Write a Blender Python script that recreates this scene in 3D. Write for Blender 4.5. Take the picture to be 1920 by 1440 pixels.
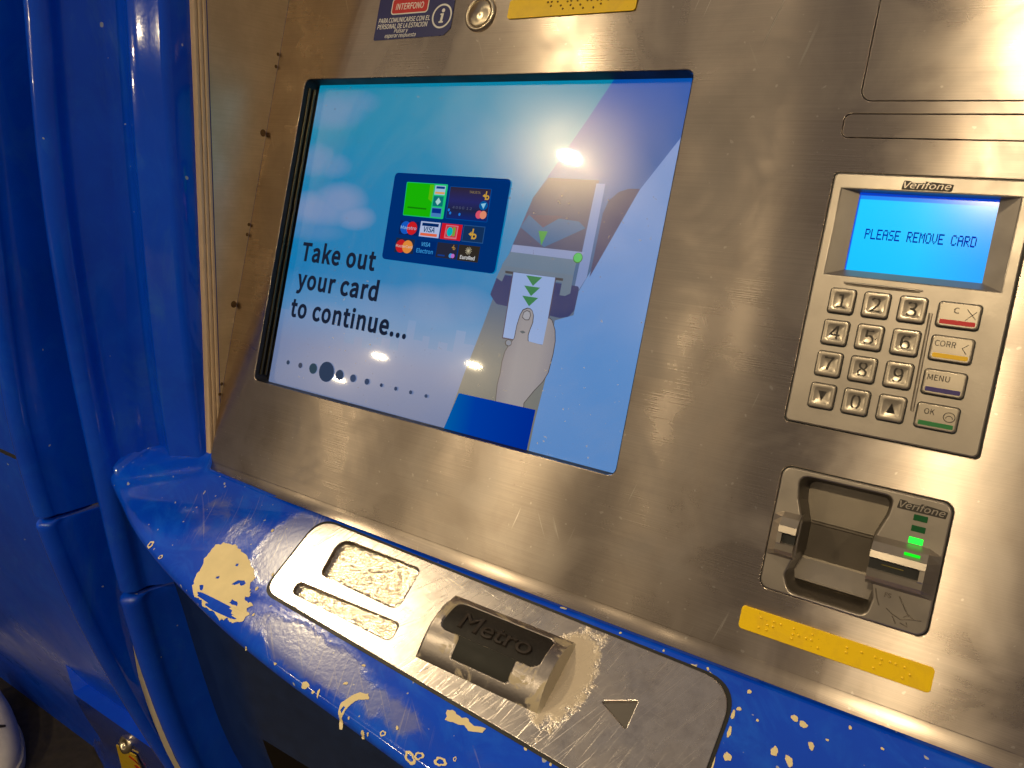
import bpy, bmesh, math, random
from mathutils import Matrix, Vector, noise as mnoise
rad = math.radians
for o in list(bpy.data.objects): bpy.data.objects.remove(o)
sc = bpy.context.scene
COL = sc.collection
random.seed(7)

# ------------------------------------------------------------------ frames
# panel frame: x right, y up the leaning steel front, z out of it (origin: top left corner of the screen opening)
LEAN = rad(13.6)
ZO = 1.2
ca, sa = math.cos(LEAN), math.sin(LEAN)
F_PANEL = Matrix(((1, 0, 0, 0), (0, sa, -ca, 0), (0, ca, sa, ZO), (0, 0, 0, 1)))
B = rad(45)
# ledge frame: x right, y up the slope, z off the slope
F_LEDGE = F_PANEL @ Matrix(((1, 0, 0, 0), (0, math.cos(B), math.sin(B), -.316), (0, -math.sin(B), math.cos(B), 0), (0, 0, 0, 1)))
F_WORLD = Matrix.Translation((0, 0, ZO))

# ------------------------------------------------------------------ camera
cam_d = bpy.data.cameras.new('camera')
cam = bpy.data.objects.new('camera', cam_d); COL.objects.link(cam)
R0 = (0.8416885791, 0.1854609751, -0.5071139542)
R1 = (0.1831374327, -0.9815472893, -0.0550054513)
R2 = (-0.5079576917, -0.0465740875, -0.8601219901)
CP = (0.4756615613, -0.1726732233, 0.4142259897)
M = Matrix.Identity(4)
for i in range(3):
    M[i][0] = R0[i]; M[i][1] = -R1[i]; M[i][2] = -R2[i]; M[i][3] = CP[i]
cam.matrix_world = F_PANEL @ M
cam_d.sensor_width = 36; cam_d.lens = 36 * 1442 / 1920
cam_d.clip_start = .01; cam_d.clip_end = 100
sc.camera = cam

# ------------------------------------------------------------------ world and lamps
wd = bpy.data.worlds.new('World'); sc.world = wd; wd.use_nodes = True
bg = wd.node_tree.nodes['Background']
bg.inputs[1].default_value = 1.0
# dim hall: pale ceiling overhead, darker walls and floor lower down
_n = wd.node_tree.nodes; _tc = _n.new('ShaderNodeTexCoord'); _sp = _n.new('ShaderNodeSeparateXYZ'); _mr = _n.new('ShaderNodeMapRange'); _cr = _n.new('ShaderNodeValToRGB')
wd.node_tree.links.new(_tc.outputs['Generated'], _sp.inputs[0]); wd.node_tree.links.new(_sp.outputs[2], _mr.inputs[0])
_mr.inputs[1].default_value = -.35; _mr.inputs[2].default_value = 1.0
wd.node_tree.links.new(_mr.outputs[0], _cr.inputs[0]); wd.node_tree.links.new(_cr.outputs[0], bg.inputs[0])
_e = _cr.color_ramp.elements
_e[0].color = (.045, .037, .030, 1); _e[1].color = (.21, .182, .158, 1)
_x = _e.new(.30); _x.color = (.088, .075, .064, 1)
_x = _e.new(.60); _x.color = (.135, .117, .100, 1)
sc.view_settings.view_transform = 'Standard'; sc.view_settings.look = 'None'
sc.view_settings.exposure = .32; sc.view_settings.gamma = 1
sc.cycles.use_denoising = True
sc.cycles.max_bounces = 6; sc.cycles.glossy_bounces = 4; sc.cycles.transparent_max_bounces = 12
sc.cycles.sample_clamp_indirect = 6
sc.cycles.blur_glossy = .3

def ceiling_lamp(x, y, power, size=.10, z=1.2, color=(1.0, .80, .48)):
    d = bpy.data.lights.new('ceiling_lamp', 'AREA'); d.shape = 'DISK'; d.size = size
    d.energy = power; d.color = color
    o = bpy.data.objects.new('ceiling_lamp', d); COL.objects.link(o)
    o.location = (x, y, ZO + z)
    return o
LP = 10
for x, y, k, sz in ((-1.13, -2.18, 1.9, .10), (.43, -2.15, 2.4, .11), (-1.15, -.42, 1.6, .13), (2.0, -2.15, 2.2, .12), (-.41, -2.58, .22, .06),
                (-1.13, -4.0, .8, .10), (.43, -4.0, .8, .10), (-4.46, -6.9, 7, .16), (-6.5, -7.65, 8, .18), (-10.3, -11.1, 16, .24)):
    ceiling_lamp(x, y, LP * k, sz)

# ------------------------------------------------------------------ material helpers
def s2l(c):
    return tuple(((v / 255) / 12.92 if v / 255 <= .04045 else ((v / 255 + .055) / 1.055) ** 2.4) for v in c)
class NT:
    def __init__(s, name):
        s.m = bpy.data.materials.new(name); s.m.use_nodes = True
        s.t = s.m.node_tree; s.n = s.t.nodes; s.l = s.t.links
        s.n.clear()
        s.out = s.n.new('ShaderNodeOutputMaterial')
    def new(s, typ, **kw):
        nd = s.n.new('ShaderNode' + typ)
        for k, v in kw.items():
            if k == 'inp':
                for kk, vv in v.items(): s.set(nd.inputs[kk], vv)
            else: setattr(nd, k, v)
        return nd
    def set(s, sock, v):
        if hasattr(v, 'links') or isinstance(v, bpy.types.NodeSocket): s.l.new(v, sock)
        else:
            try: sock.default_value = v
            except Exception: sock.default_value = tuple(v) + (1,)
    def coord(s, scale=(1, 1, 1), rot=(0, 0, 0), loc=(0, 0, 0)):
        c = s.new('TexCoord'); m = s.new('Mapping')
        s.l.new(c.outputs['Object'], m.inputs['Vector'])
        m.inputs['Rotation'].default_value = rot
        m2 = s.new('Mapping'); s.l.new(m.outputs[0], m2.inputs['Vector'])
        m2.inputs['Scale'].default_value = scale; m2.inputs['Location'].default_value = loc
        return m2.outputs[0]
    def noise(s, scale=1.0, cs=(1, 1, 1), rot=(0, 0, 0), loc=(0, 0, 0), detail=4, rough=.55, dist=0):
        n = s.new('TexNoise', inp={'Vector': s.coord(cs, rot, loc), 'Scale': scale, 'Detail': detail, 'Roughness': rough, 'Distortion': dist})
        return n.outputs['Fac']
    def ramp(s, fac, a, b, ca=0.0, cb=1.0):
        m = s.new('MapRange'); m.clamp = True
        s.set(m.inputs[0], fac); m.inputs[1].default_value = a; m.inputs[2].default_value = b
        m.inputs[3].default_value = ca; m.inputs[4].default_value = cb
        return m.outputs[0]
    def math(s, op, a, b=0.0):
        m = s.new('Math', operation=op); s.set(m.inputs[0], a); s.set(m.inputs[1], b); return m.outputs[0]
    def mix(s, fac, a, b):
        m = s.new('Mix', data_type='RGBA'); s.set(m.inputs[0], fac)
        for sk, v in ((m.inputs[6], a), (m.inputs[7], b)):
            if isinstance(v, bpy.types.NodeSocket): s.l.new(v, sk)
            else: sk.default_value = tuple(v)[:3] + (1,)
        return m.outputs[2]
    def bump(s, h, strength=.2, dist=.001, normal=None):
        b = s.new('Bump', inp={'Height': h, 'Strength': strength, 'Distance': dist})
        if normal is not None: s.l.new(normal, b.inputs['Normal'])
        return b.outputs[0]
    def bsdf(s, **kw):
        p = s.new('BsdfPrincipled')
        for k, v in kw.items():
            k = k.replace('_', ' ')
            sock = p.inputs[k]
            if isinstance(v, bpy.types.NodeSocket): s.l.new(v, sock)
            elif isinstance(v, (tuple, list)) and len(v) == 3 and sock.type == 'RGBA': sock.default_value = tuple(v) + (1,)
            else: sock.default_value = v
        s.l.new(p.outputs[0], s.out.inputs[0])
        return p

def scratch_mask(t, angle, cs=(7, 420, 1), lo=.66, hi=.74, loc=(0, 0, 0)):
    return t.ramp(t.noise(1, cs, (0, 0, rad(angle)), loc, detail=2, rough=.5), lo, hi)

def m_brushed(name, col=(.50, .415, .355), rough=.255, aniso=1.0, smudge=.05, tangent=(0, sa, ca)):
    t = NT(name)
    brush = t.noise(1, (14, 2600, 1), detail=3, rough=.6)
    fine = t.noise(1, (90, 5200, 1), detail=2)
    big = t.noise(9, (1, 1, 1), detail=5, rough=.6, dist=.6)
    mid = t.noise(34, (1, 1, 1), loc=(3, 1, 0), detail=4, rough=.6)
    sm = t.ramp(big, .38, .68)
    sm2 = t.ramp(mid, .5, .75)
    r = t.math('ADD', t.ramp(brush, .25, .75, rough - .015, rough + .02), t.math('MULTIPLY', sm, smudge))
    r = t.math('ADD', r, t.math('MULTIPLY', sm2, smudge * .6))
    sc1 = t.math('MULTIPLY', scratch_mask(t, 62, (9, 300, 1), .70, .74), t.ramp(t.noise(6, loc=(5, 0, 0), detail=1), .5, .6))
    sc2 = t.math('MULTIPLY', scratch_mask(t, 105, (12, 360, 1), .71, .75, (2, 3, 0)), t.ramp(t.noise(7, loc=(1, 4, 0), detail=1), .5, .6))
    scr = t.math('MAXIMUM', sc1, sc2)
    c = t.mix(t.ramp(brush, .3, .7, 0, .75), tuple(v * 1.06 for v in col), tuple(v * .70 for v in col))
    c = t.mix(t.math('MULTIPLY', sm, .40), c, tuple(v * .66 for v in col))
    c = t.mix(t.math('MULTIPLY', sm2, .22), c, tuple(v * .70 for v in col))
    hand = t.ramp(t.noise(19, (1, .8, 1), loc=(7, 7, 0), detail=6, rough=.7, dist=1.6), .52, .72)
    c = t.mix(t.math('MULTIPLY', hand, .36), c, (.30, .25, .22))
    film = t.ramp(t.noise(17, (1, 1, 1), loc=(11, 3, 0), detail=5, rough=.60, dist=.9), .44, .78)
    c = t.mix(t.math('MULTIPLY', film, .40), c, (.62, .56, .52))
    r = t.math('ADD', r, t.math('MULTIPLY', film, .16))
    dots = t.ramp(t.noise(240, loc=(2, 5, 0), detail=1), .73, .76)
    c = t.mix(t.math('MULTIPLY', dots, .35), c, (.85, .8, .74))
    c = t.mix(t.math('MULTIPLY', scr, .8), c, (.9, .86, .8))
    r = t.math('ADD', r, t.math('MULTIPLY', scr, .25))
    h = t.math('ADD', t.math('MULTIPLY', brush, .6), t.math('MULTIPLY', fine, .5))
    wav = t.noise(5, (1, .6, 1), loc=(8, 2, 0), detail=1)
    n = t.bump(wav, .30, .004)
    tv = t.new('CombineXYZ', inp={0: tangent[0], 1: tangent[1], 2: tangent[2]}).outputs[0]
    t.bsdf(Base_Color=c, Metallic=1.0, Roughness=r, Anisotropic=aniso, Anisotropic_Rotation=0.0, Normal=n, Tangent=tv)
    return t.m

def m_plain(name, col, rough=.5, metal=0.0, spec=.5, bump=0, bscale=400, var=.12, coat=0):
    t = NT(name)
    v = t.noise(60, detail=4)
    c = t.mix(t.ramp(v, .3, .7), col, tuple(k * (1 - var) for k in col))
    kw = dict(Base_Color=c, Roughness=t.ramp(t.noise(45, loc=(2, 2, 2), detail=3), .3, .7, rough * .85, min(1, rough * 1.15)), Metallic=metal, Specular_IOR_Level=spec, Coat_Weight=coat, Coat_Roughness=.08)
    if bump: kw['Normal'] = t.bump(t.noise(bscale, detail=3), bump, .0004)
    t.bsdf(**kw)
    return t.m

def m_emit(name, rgb, k=1.0):
    t = NT(name)
    e = t.new('Emission', inp={'Color': s2l(rgb) + (1,), 'Strength': k})
    t.l.new(e.outputs[0], t.out.inputs[0])
    t.m.cycles.emission_sampling = 'NONE'
    return t.m

MAT = {}
MAT['steel'] = m_brushed('brushed_steel')
def m_cheek():
    t = NT('satin_steel')
    v = t.noise(40, (1, 1, 1), detail=5, rough=.6); g = t.noise(1, (30, 30, 900), detail=2)
    c = t.mix(t.ramp(v, .35, .65), (.70, .55, .36), (.60, .46, .29))
    c = t.mix(t.ramp(g, .4, .7, 0, .3), c, (.5, .38, .24))
    t.bsdf(Base_Color=c, Metallic=.55, Roughness=t.ramp(v, .3, .7, .34, .44), Specular_IOR_Level=.4)
    return t.m
MAT['cheek'] = m_cheek()
# ---- blue enamel
def m_blue(name, worn=False, dull=False):
    t = NT(name)
    big = t.noise(7, detail=4, rough=.6)
    orange = t.noise(260, detail=2)
    c = t.mix(t.ramp(big, .35, .65), (.0004, .062, .66), (.0003, .047, .54))
    rough = t.ramp(t.noise(16, loc=(4, 4, 1), detail=5),   .35, .7, .06, .15)
    if dull: rough = t.ramp(t.noise(9, loc=(4, 4, 1), detail=6), .35, .7, .26, .46)
    sme = t.math('MULTIPLY', t.ramp(t.noise(18, (1, 1.6, 1), (0, 0, rad(25)), loc=(2, 6, 3), detail=7, rough=.68, dist=1.2), .48, .70), .38 if worn else .16)
    c = t.mix(sme, c, (.012, .16, .80))
    n = t.bump(orange, .04, .0006)
    n = t.bump(t.noise(7, loc=(1, 7, 2), detail=1), .08, .003, n)
    kw = {}
    if worn:
        # rubbed, dulled paint around the plate: blotches with a shape of their own
        o = t.new('TexCoord').outputs['Object']
        tot = None
        for cx, cy, rx, ry, k in ((.092, -.034, .030, .040, 1.0), (.165, -.090, .075, .018, .9), (.02, -.035, .07, .035, .45), (.23, -.098, .05, .014, .6), (.30, -.103, .10, .014, .3)):
            mp = t.new('Mapping'); t.l.new(o, mp.inputs[0])
            mp.vector_type = 'TEXTURE'; mp.inputs['Location'].default_value = (cx, cy, 0); mp.inputs['Scale'].default_value = (rx, ry, 1)
            mp.inputs['Rotation'].default_value = (0, 0, rad(-6))
            sep = t.new('SeparateXYZ'); t.l.new(mp.outputs[0], sep.inputs[0])
            d = t.math('SQRT', t.math('ADD', t.math('POWER', sep.outputs[0], 2), t.math('POWER', sep.outputs[1], 2)))
            f = t.math('MULTIPLY', t.ramp(d, 0.35, 1.15, 1, 0), k)
            tot = f if tot is None else t.math('MAXIMUM', tot, f)
        nz = t.noise(38, detail=6, rough=.65, dist=.8)
        edge = t.math('ADD', tot, t.math('MULTIPLY', t.math('SUBTRACT', nz, .5), 1.1))
        wear = t.ramp(edge, .42, .60)
        soft = t.ramp(edge, .2, .7)
        streak = t.math('MAXIMUM', scratch_mask(t, 70, (14, 500, 1), .60, .70), scratch_mask(t, 40, (10, 420, 1), .63, .72, (4, 1, 0)))
        c = t.mix(t.math('MULTIPLY', soft, .45), c, (.03, .07, .42))
        c = t.mix(t.math('MULTIPLY', wear, .50), c, (.15, .16, .30))
        c = t.mix(t.math('MULTIPLY', t.math('MULTIPLY', streak, soft), .5), c, (.35, .33, .40))
        speck = t.ramp(t.noise(210, loc=(3, 9, 0), detail=1), .74, .77)
        c = t.mix(t.math('MULTIPLY', speck, .9), c, (.42, .42, .40))
        rough = t.math('ADD', rough, t.math('MULTIPLY', soft, .14))
        n = t.bump(t.math('ADD', t.math('MULTIPLY', wear, -.6), t.math('MULTIPLY', t.noise(300, (1, 1, 1), detail=3), t.math('MULTIPLY', soft, .5))), .22, .0006, n)
    else:
        speck = t.ramp(t.noise(120, loc=(3, 9, 4), detail=1), .785, .80)
        c = t.mix(speck, c, (.3, .34, .46))
        scuff = t.math('MULTIPLY', t.ramp(t.noise(26, (1, 1, .35), loc=(1, 2, 3), detail=7, rough=.72, dist=1.0), .55, .72), .30)
        c = t.mix(scuff, c, (.03, .15, .50))
        rough = t.math('ADD', rough, t.math('MULTIPLY', scuff, .5))
    t.bsdf(Base_Color=c, Roughness=rough, Specular_IOR_Level=.4, Coat_Weight=.1 if dull else .4, Coat_Roughness=.3 if dull else .04, Normal=n)
    return t.m
MAT['blue_dull'] = m_blue('blue_enamel_scuffed', False, True)
MAT['blue'] = m_blue('blue_enamel')
MAT['blue_worn'] = m_blue('blue_enamel_rubbed', True)
MAT['black'] = m_plain('black_rubber', (.006, .006, .006), .55)
MAT['dark'] = m_plain('dark_recess', (.030, .022, .017), .5)
MAT['ledge_shade'] = m_plain('blue_paint_shade', (.013, .028, .090), .20, var=.3)  # lower front's blue, darkened in colour for the shade under the ledge
MAT['gloss_black'] = m_plain('gloss_black_frame', (.012, .011, .008), .18)
MAT['olive'] = m_plain('dark_metal_rail', (.12, .10, .06), .30, 1.0)
MAT['cast'] = m_plain('cast_metal_grey', (.37, .32, .275), .36, .72, bump=.05, bscale=900)
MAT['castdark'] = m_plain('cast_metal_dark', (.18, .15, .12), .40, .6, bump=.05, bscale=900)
MAT['recess'] = m_plain('cast_recess_shade', (.12, .10, .08), .38, .5)  # card recess walls, shade darkened into the metal's colour
MAT['key'] = m_plain('key_metal', (.41, .35, .285), .26, .6)
MAT['ink'] = m_plain('dark_ink', (.030, .022, .017), .6)
def m_yellow():
    t = NT('yellow_plastic')
    g = t.ramp(t.noise(70, detail=6, rough=.7, dist=.6), .50, .72); d = t.ramp(t.noise(420, loc=(3, 1, 0), detail=2), .70, .76)
    c = t.mix(t.math('MULTIPLY', g, .45), (.86, .56, .008), (.60, .34, .01)); c = t.mix(t.math('MULTIPLY', d, .6), c, (.16, .09, .01))
    t.bsdf(Base_Color=c, Roughness=t.ramp(g, 0, 1, .28, .45), Normal=t.bump(g, .08, .0004))
    return t.m
MAT['yellow'] = m_yellow()
MAT['chip'] = m_plain('bare_primer', (.72, .59, .33), .7, bump=.3, bscale=260)
MAT['white'] = m_plain('white_print', (.75, .74, .72), .5)
MAT['navy'] = m_plain('navy_print', (.004, .006, .11), .35)
MAT['red'] = m_plain('red_print', (.50, .006, .010), .35)
MAT['bar_red'] = m_plain('red_bar', (.60, .004, .012), .5)
MAT['bar_yellow'] = m_plain('yellow_bar', (.85, .50, .0), .5)
MAT['bar_blue'] = m_plain('violet_bar', (.03, .012, .16), .5)
MAT['bar_green'] = m_plain('green_bar', (.0, .17, .03), .5)
MAT['trim'] = m_plain('cream_trim', (.62, .45, .29), .4, bump=.1)
MAT['rivet'] = m_plain('dull_rivet', (.16, .09, .04), .5, .7)
MAT['beige'] = m_plain('beige_filler', (.45, .38, .28), .6)
MAT['brown'] = m_plain('brown_filler', (.10, .07, .04), .6)
MAT['floor'] = m_plain('dark_floor', (.035, .026, .016), .75, bump=.5, bscale=120, var=.5)
MAT['shoe'] = m_plain('white_leather', (.62, .57, .54), .55, bump=.2, bscale=80)
MAT['sole'] = m_plain('sole_rubber', (.50, .46, .42), .7)
MAT['emboss0'] = m_plain('embossed_mark', (.32, .265, .205), .4, .3)
MAT['led_off'] = m_plain('dark_green_led', (.004, .085, .022), .25)
MAT['led_on'] = m_emit('lit_green_led', (40, 250, 60), 1.6)
MAT['led_reflection'] = m_emit('green_led_reflection', (20, 235, 30), 1.0)  # emissive green for the light's reflection on the slot mouth

def m_plate(name, pocket=False):
    t = NT(name)
    col = (.66, .60, .56)
    if pocket:
        g = t.noise(430, (1, 1.3, 1), detail=2, rough=.7)
        h = t.noise(260, (1, .8, 1), loc=(1, 2, 0), detail=2)
        n = t.bump(t.math('ADD', g, t.math('MULTIPLY', h, .7)), .50, .0012)
        c = t.mix(t.ramp(g, .4, .65), (.68, .60, .50), (.45, .38, .30))
        t.bsdf(Base_Color=c, Metallic=1.0, Roughness=.14, Normal=n)
        return t.m
    s1 = scratch_mask(t, -62, (16, 1100, 1), .62, .72)
    s2 = scratch_mask(t, -48, (22, 1200, 1), .64, .74, (3, 1, 0))
    s3 = scratch_mask(t, -75, (18, 1100, 1), .64, .74, (6, 2, 0))
    s4 = scratch_mask(t, 12, (26, 1200, 1), .68, .76, (1, 8, 0))
    s5 = scratch_mask(t, -63, (7, 420, 1), .70, .715, (9, 5, 0))
    scr = t.math('MAXIMUM', t.math('MAXIMUM', s1, s2), t.math('MAXIMUM', s3, t.math('MAXIMUM', s4, s5)))
    big = t.noise(26, detail=5, rough=.65, dist=1.0)
    mid = t.noise(90, loc=(3, 3, 0), detail=4, rough=.65)
    c = t.mix(t.ramp(big, .38, .64), col, (.48, .43, .41))
    c = t.mix(t.ramp(mid, .46, .7, 0, .5), c, (.38, .335, .32))
    c = t.mix(t.ramp(t.noise(230, loc=(5, 3, 0), detail=3, rough=.7), .5, .72, 0, .4), c, (.34, .30, .29))
    c = t.mix(t.math('MULTIPLY', scr, .50), c, (.80, .73, .66))
    # pale dried residue round the emblem block's end
    o = t.new('TexCoord').outputs['Object']
    mp = t.new('Mapping'); t.l.new(o, mp.inputs[0]); mp.vector_type = 'TEXTURE'
    mp.inputs['Location'].default_value = (.316, -.040, 0); mp.inputs['Scale'].default_value = (.017, .034, 1); mp.inputs['Rotation'].default_value = (0, 0, rad(-4))
    sp = t.new('SeparateXYZ'); t.l.new(mp.outputs[0], sp.inputs[0])
    d = t.math('SQRT', t.math('ADD', t.math('POWER', sp.outputs[0], 2), t.math('POWER', sp.outputs[1], 2)))
    res = t.ramp(t.math('ADD', d, t.math('MULTIPLY', t.math('SUBTRACT', t.noise(120, detail=5, rough=.7), .5), 1.5)), .75, .95, 1, 0)
    c = t.mix(t.math('MULTIPLY', res, .75), c, (.52, .42, .30))
    r = t.math('ADD', t.ramp(big, .35, .65, .21, .32), t.math('MULTIPLY', scr, -.04))
    met = t.math('SUBTRACT', 1.0, t.math('MULTIPLY', res, .8))
    n = t.bump(t.math('MULTIPLY', scr, -1), .16, .0005)
    n = t.bump(res, .4, .0006, n)
    t.bsdf(Base_Color=c, Metallic=met, Roughness=r, Normal=n)
    return t.m
MAT['plate'] = m_plate('scratched_steel')
MAT['pocket'] = m_plate('pitted_steel', True)
def m_barrel():
    t = NT('worn_chrome')
    b = t.noise(55, detail=5, rough=.7, dist=.8)
    sepa = t.ramp(b, .52, .58)
    c = t.mix(sepa, (.30, .265, .25), (.40, .33, .23))
    t.bsdf(Base_Color=c, Metallic=t.ramp(b, .52, .58, 1, .25), Roughness=t.ramp(b, .5, .6, .34, .7), Normal=t.bump(t.noise(400, detail=3), .15, .0005))
    return t.m
MAT['barrel'] = m_barrel()
MAT['emblem'] = m_plain('dark_moulded_insert', (.014, .011, .010), .55, 0, spec=.25, bump=.4, bscale=320, var=.5)
MAT['emblem_tab'] = m_plain('dark_green_insert', (.011, .010, .008), .5, spec=.25, bump=.1)
MAT['button'] = None
def m_button():
    t = NT('turned_steel')
    tg = t.new('Tangent', direction_type='RADIAL', axis='Z')
    t.bsdf(Base_Color=(.68, .58, .44), Metallic=1.0, Roughness=.30, Anisotropic=.85, Tangent=tg.outputs[0], Normal=t.bump(t.noise(500), .05, .0005))
    return t.m
MAT['button'] = m_button()
def m_glass():
    t = NT('smudged_glass')
    tr = t.new('BsdfTransparent')
    sm = t.ramp(t.noise(10, detail=5, rough=.6, dist=1.2), .35, .7)
    n = t.bump(t.noise(3, detail=1), .05, .002)
    g1 = t.new('BsdfGlossy', inp={'Color': (1, 1, 1, 1), 'Roughness': .035, 'Normal': n})
    g2 = t.new('BsdfGlossy', inp={'Color': (1, .90, .74, 1), 'Roughness': t.ramp(sm, 0, 1, .19, .25), 'Normal': n})
    mixg = t.new('MixShader', inp={0: t.ramp(sm, 0, 1, .66, .82)})
    t.l.new(g1.outputs[0], mixg.inputs[1]); t.l.new(g2.outputs[0], mixg.inputs[2])
    bk = t.new('NewGeometry').outputs['Backfacing']
    fr = t.new('Fresnel', inp={'IOR': t.ramp(bk, 0, 1, 1.5, 1 / 1.5)})
    m2 = t.new('MixShader', inp={0: t.math('MULTIPLY', t.math('MULTIPLY', fr.outputs[0], 1.9), t.math('SUBTRACT', 1.0, bk))})
    t.l.new(tr.outputs[0], m2.inputs[1]); t.l.new(mixg.outputs[0], m2.inputs[2])
    dust = t.ramp(t.noise(330, loc=(4, 2, 0), detail=1), .735, .765)
    dust = t.math('MULTIPLY', dust, t.ramp(t.noise(9, loc=(1, 8, 0), detail=2), .42, .62))
    smear = t.math('MULTIPLY', t.ramp(t.noise(14, (1, .5, 1), (0, 0, rad(30)), detail=6, rough=.7, dist=1.4), .52, .75), .05)
    df = t.new('BsdfDiffuse', inp={'Color': (.7, .68, .66, 1)})
    m3 = t.new('MixShader', inp={0: t.math('MULTIPLY', t.math('MAXIMUM', t.math('MULTIPLY', dust, .45), smear), t.math('SUBTRACT', 1.0, bk))})
    t.l.new(m2.outputs[0], m3.inputs[1]); t.l.new(df.outputs[0], m3.inputs[2])
    t.l.new(m3.outputs[0], t.out.inputs[0])
    return t.m
MAT['glass'] = m_glass()

# ------------------------------------------------------------------ object helpers
WM = {}
def link(name, data, frame, parent=None, mat=None, label=None, cat=None, group=None, kind=None):
    o = bpy.data.objects.new(name, data); COL.objects.link(o)
    o.matrix_world = frame.copy()
    if parent is not None:
        o.parent = parent; o.matrix_parent_inverse = WM[parent].inverted()
    WM[o] = frame.copy()
    if mat is not None and data is not None and not data.materials: data.materials.append(MAT[mat] if isinstance(mat, str) else mat)
    for k, v in (('label', label), ('category', cat), ('group', group), ('kind', kind)):
        if v: o[k] = v
    return o
def thing(name, loc, label, cat, group=None):
    return link(name, None, Matrix.Translation(loc), None, None, label, cat, group)
def mesh(name, verts, faces, smooth=False):
    m = bpy.data.meshes.new(name); m.from_pydata([tuple(v) for v in verts], [], faces); m.validate(); m.update()
    if smooth: m.polygons.foreach_set('use_smooth', [True] * len(m.polygons))
    return m
def mm(pts): return [tuple(c * .001 for c in p) for p in pts]
def rr(x0, y0, x1, y1, r, n=6):
    if x0 > x1: x0, x1 = x1, x0
    if y0 > y1: y0, y1 = y1, y0
    out = []
    for cx, cy, a0 in ((x1 - r, y1 - r, 0), (x0 + r, y1 - r, 90), (x0 + r, y0 + r, 180), (x1 - r, y0 + r, 270)):
        for i in range(n + 1):
            a = rad(a0 + 90 * i / n); out.append((cx + r * math.cos(a), cy + r * math.sin(a)))
    return out
def rpoly(pts, r, n=6):
    out = []; N = len(pts)
    for i in range(N):
        p = Vector(pts[i]); a = Vector(pts[i - 1]); b = Vector(pts[(i + 1) % N])
        rr_ = r[i] if isinstance(r, (list, tuple)) else r
        u = (a - p); v = (b - p); lu, lv = u.length, v.length; u.normalize(); v.normalize()
        ang = math.acos(max(-1, min(1, u.dot(v)))); d = min(rr_ / math.tan(ang / 2), lu * .49, lv * .49)
        p0 = p + u * d; p1 = p + v * d
        for k in range(n + 1):
            t = k / n; out.append(tuple((1 - t) ** 2 * p0 + 2 * t * (1 - t) * p + t * t * p1))
    return out
def curve_mesh(name, build):
    cu = bpy.data.curves.new(name, 'CURVE'); cu.dimensions = '2D'; cu.fill_mode = 'BOTH'
    build(cu)
    ob = bpy.data.objects.new('tmp', cu); COL.objects.link(ob)
    dg = bpy.context.evaluated_depsgraph_get()
    me = bpy.data.meshes.new_from_object(ob.evaluated_get(dg)); me.name = name
    bpy.data.objects.remove(ob); bpy.data.curves.remove(cu)
    me.materials.clear()
    return me
def plate_mesh(name, outline, holes=(), z0=0.0, z1=.001, bevel=0.0):
    def bld(cu):
        for loop in [outline] + list(holes):
            sp = cu.splines.new('POLY'); sp.points.add(len(loop) - 1)
            for q, pt in zip(sp.points, loop): q.co = (pt[0], pt[1], 0, 1)
            sp.use_cyclic_u = True
        cu.bevel_depth = bevel; cu.bevel_resolution = 2; cu.offset = -bevel
        cu.extrude = max((z1 - z0) / 2 - bevel, 0)
    me = curve_mesh(name, bld)
    me.transform(Matrix.Translation((0, 0, (z0 + z1) / 2)))
    return me
def plate(name, outline, frame, parent, mat, z0, z1, bevel=0.0, holes=(), **kw):
    return link(name, plate_mesh(name, outline, holes, z0, z1, bevel), frame, parent, mat, **kw)
FONT = None
try:
    import os
    FONT = bpy.data.fonts.load(os.path.join(bpy.utils.system_resource('DATAFILES', path='fonts'), 'Noto Sans CJK Regular.woff2'))
except Exception: FONT = None
CAP = {}
def _raw_text(s, bevel, shear, spacing, align, font):
    cu = bpy.data.curves.new('txt', 'FONT'); cu.body = s; cu.size = 1; cu.align_x = align
    cu.shear = shear; cu.bevel_depth = bevel; cu.bevel_resolution = 0; cu.extrude = .002; cu.space_character = spacing; cu.resolution_u = 5
    if font: cu.font = font
    ob = bpy.data.objects.new('tmp', cu); COL.objects.link(ob)
    dg = bpy.context.evaluated_depsgraph_get()
    me = bpy.data.meshes.new_from_object(ob.evaluated_get(dg))
    bpy.data.objects.remove(ob); bpy.data.curves.remove(cu)
    me.materials.clear()
    return me
def text_mesh(s, size, x, y, z, align='LEFT', bold=0.0, shear=0.0, sx=1.0, extr=.00004, spacing=1.0, width=None, font=True):
    f = FONT if font else None
    if f not in CAP:
        h = _raw_text('H', 0, 0, 1, 'LEFT', f); CAP[f] = max(v.co.y for v in h.vertices)
    fac = size * .727 / CAP[f]
    me = _raw_text(s, bold / fac, shear, spacing, align, f)
    zf = extr / (.002 + bold / fac)
    me.transform(Matrix.Diagonal((fac, fac, zf, 1)))
    if width and len(me.vertices):
        xs = [v.co.x for v in me.vertices]; w = max(xs) - min(xs); sx = width / w
        if align == 'LEFT': me.transform(Matrix.Translation((-min(xs), 0, 0)))
    me.transform(Matrix.Translation((x, y, z)) @ Matrix.Diagonal((sx, 1, 1, 1)))
    return me
def text(name, s, size, x, y, z, frame, parent, mat, **kw):
    lk = {k: kw.pop(k) for k in ('label',) if k in kw}
    return link(name, text_mesh(s, size, x, y, z, **kw), frame, parent, mat, **lk)
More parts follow.
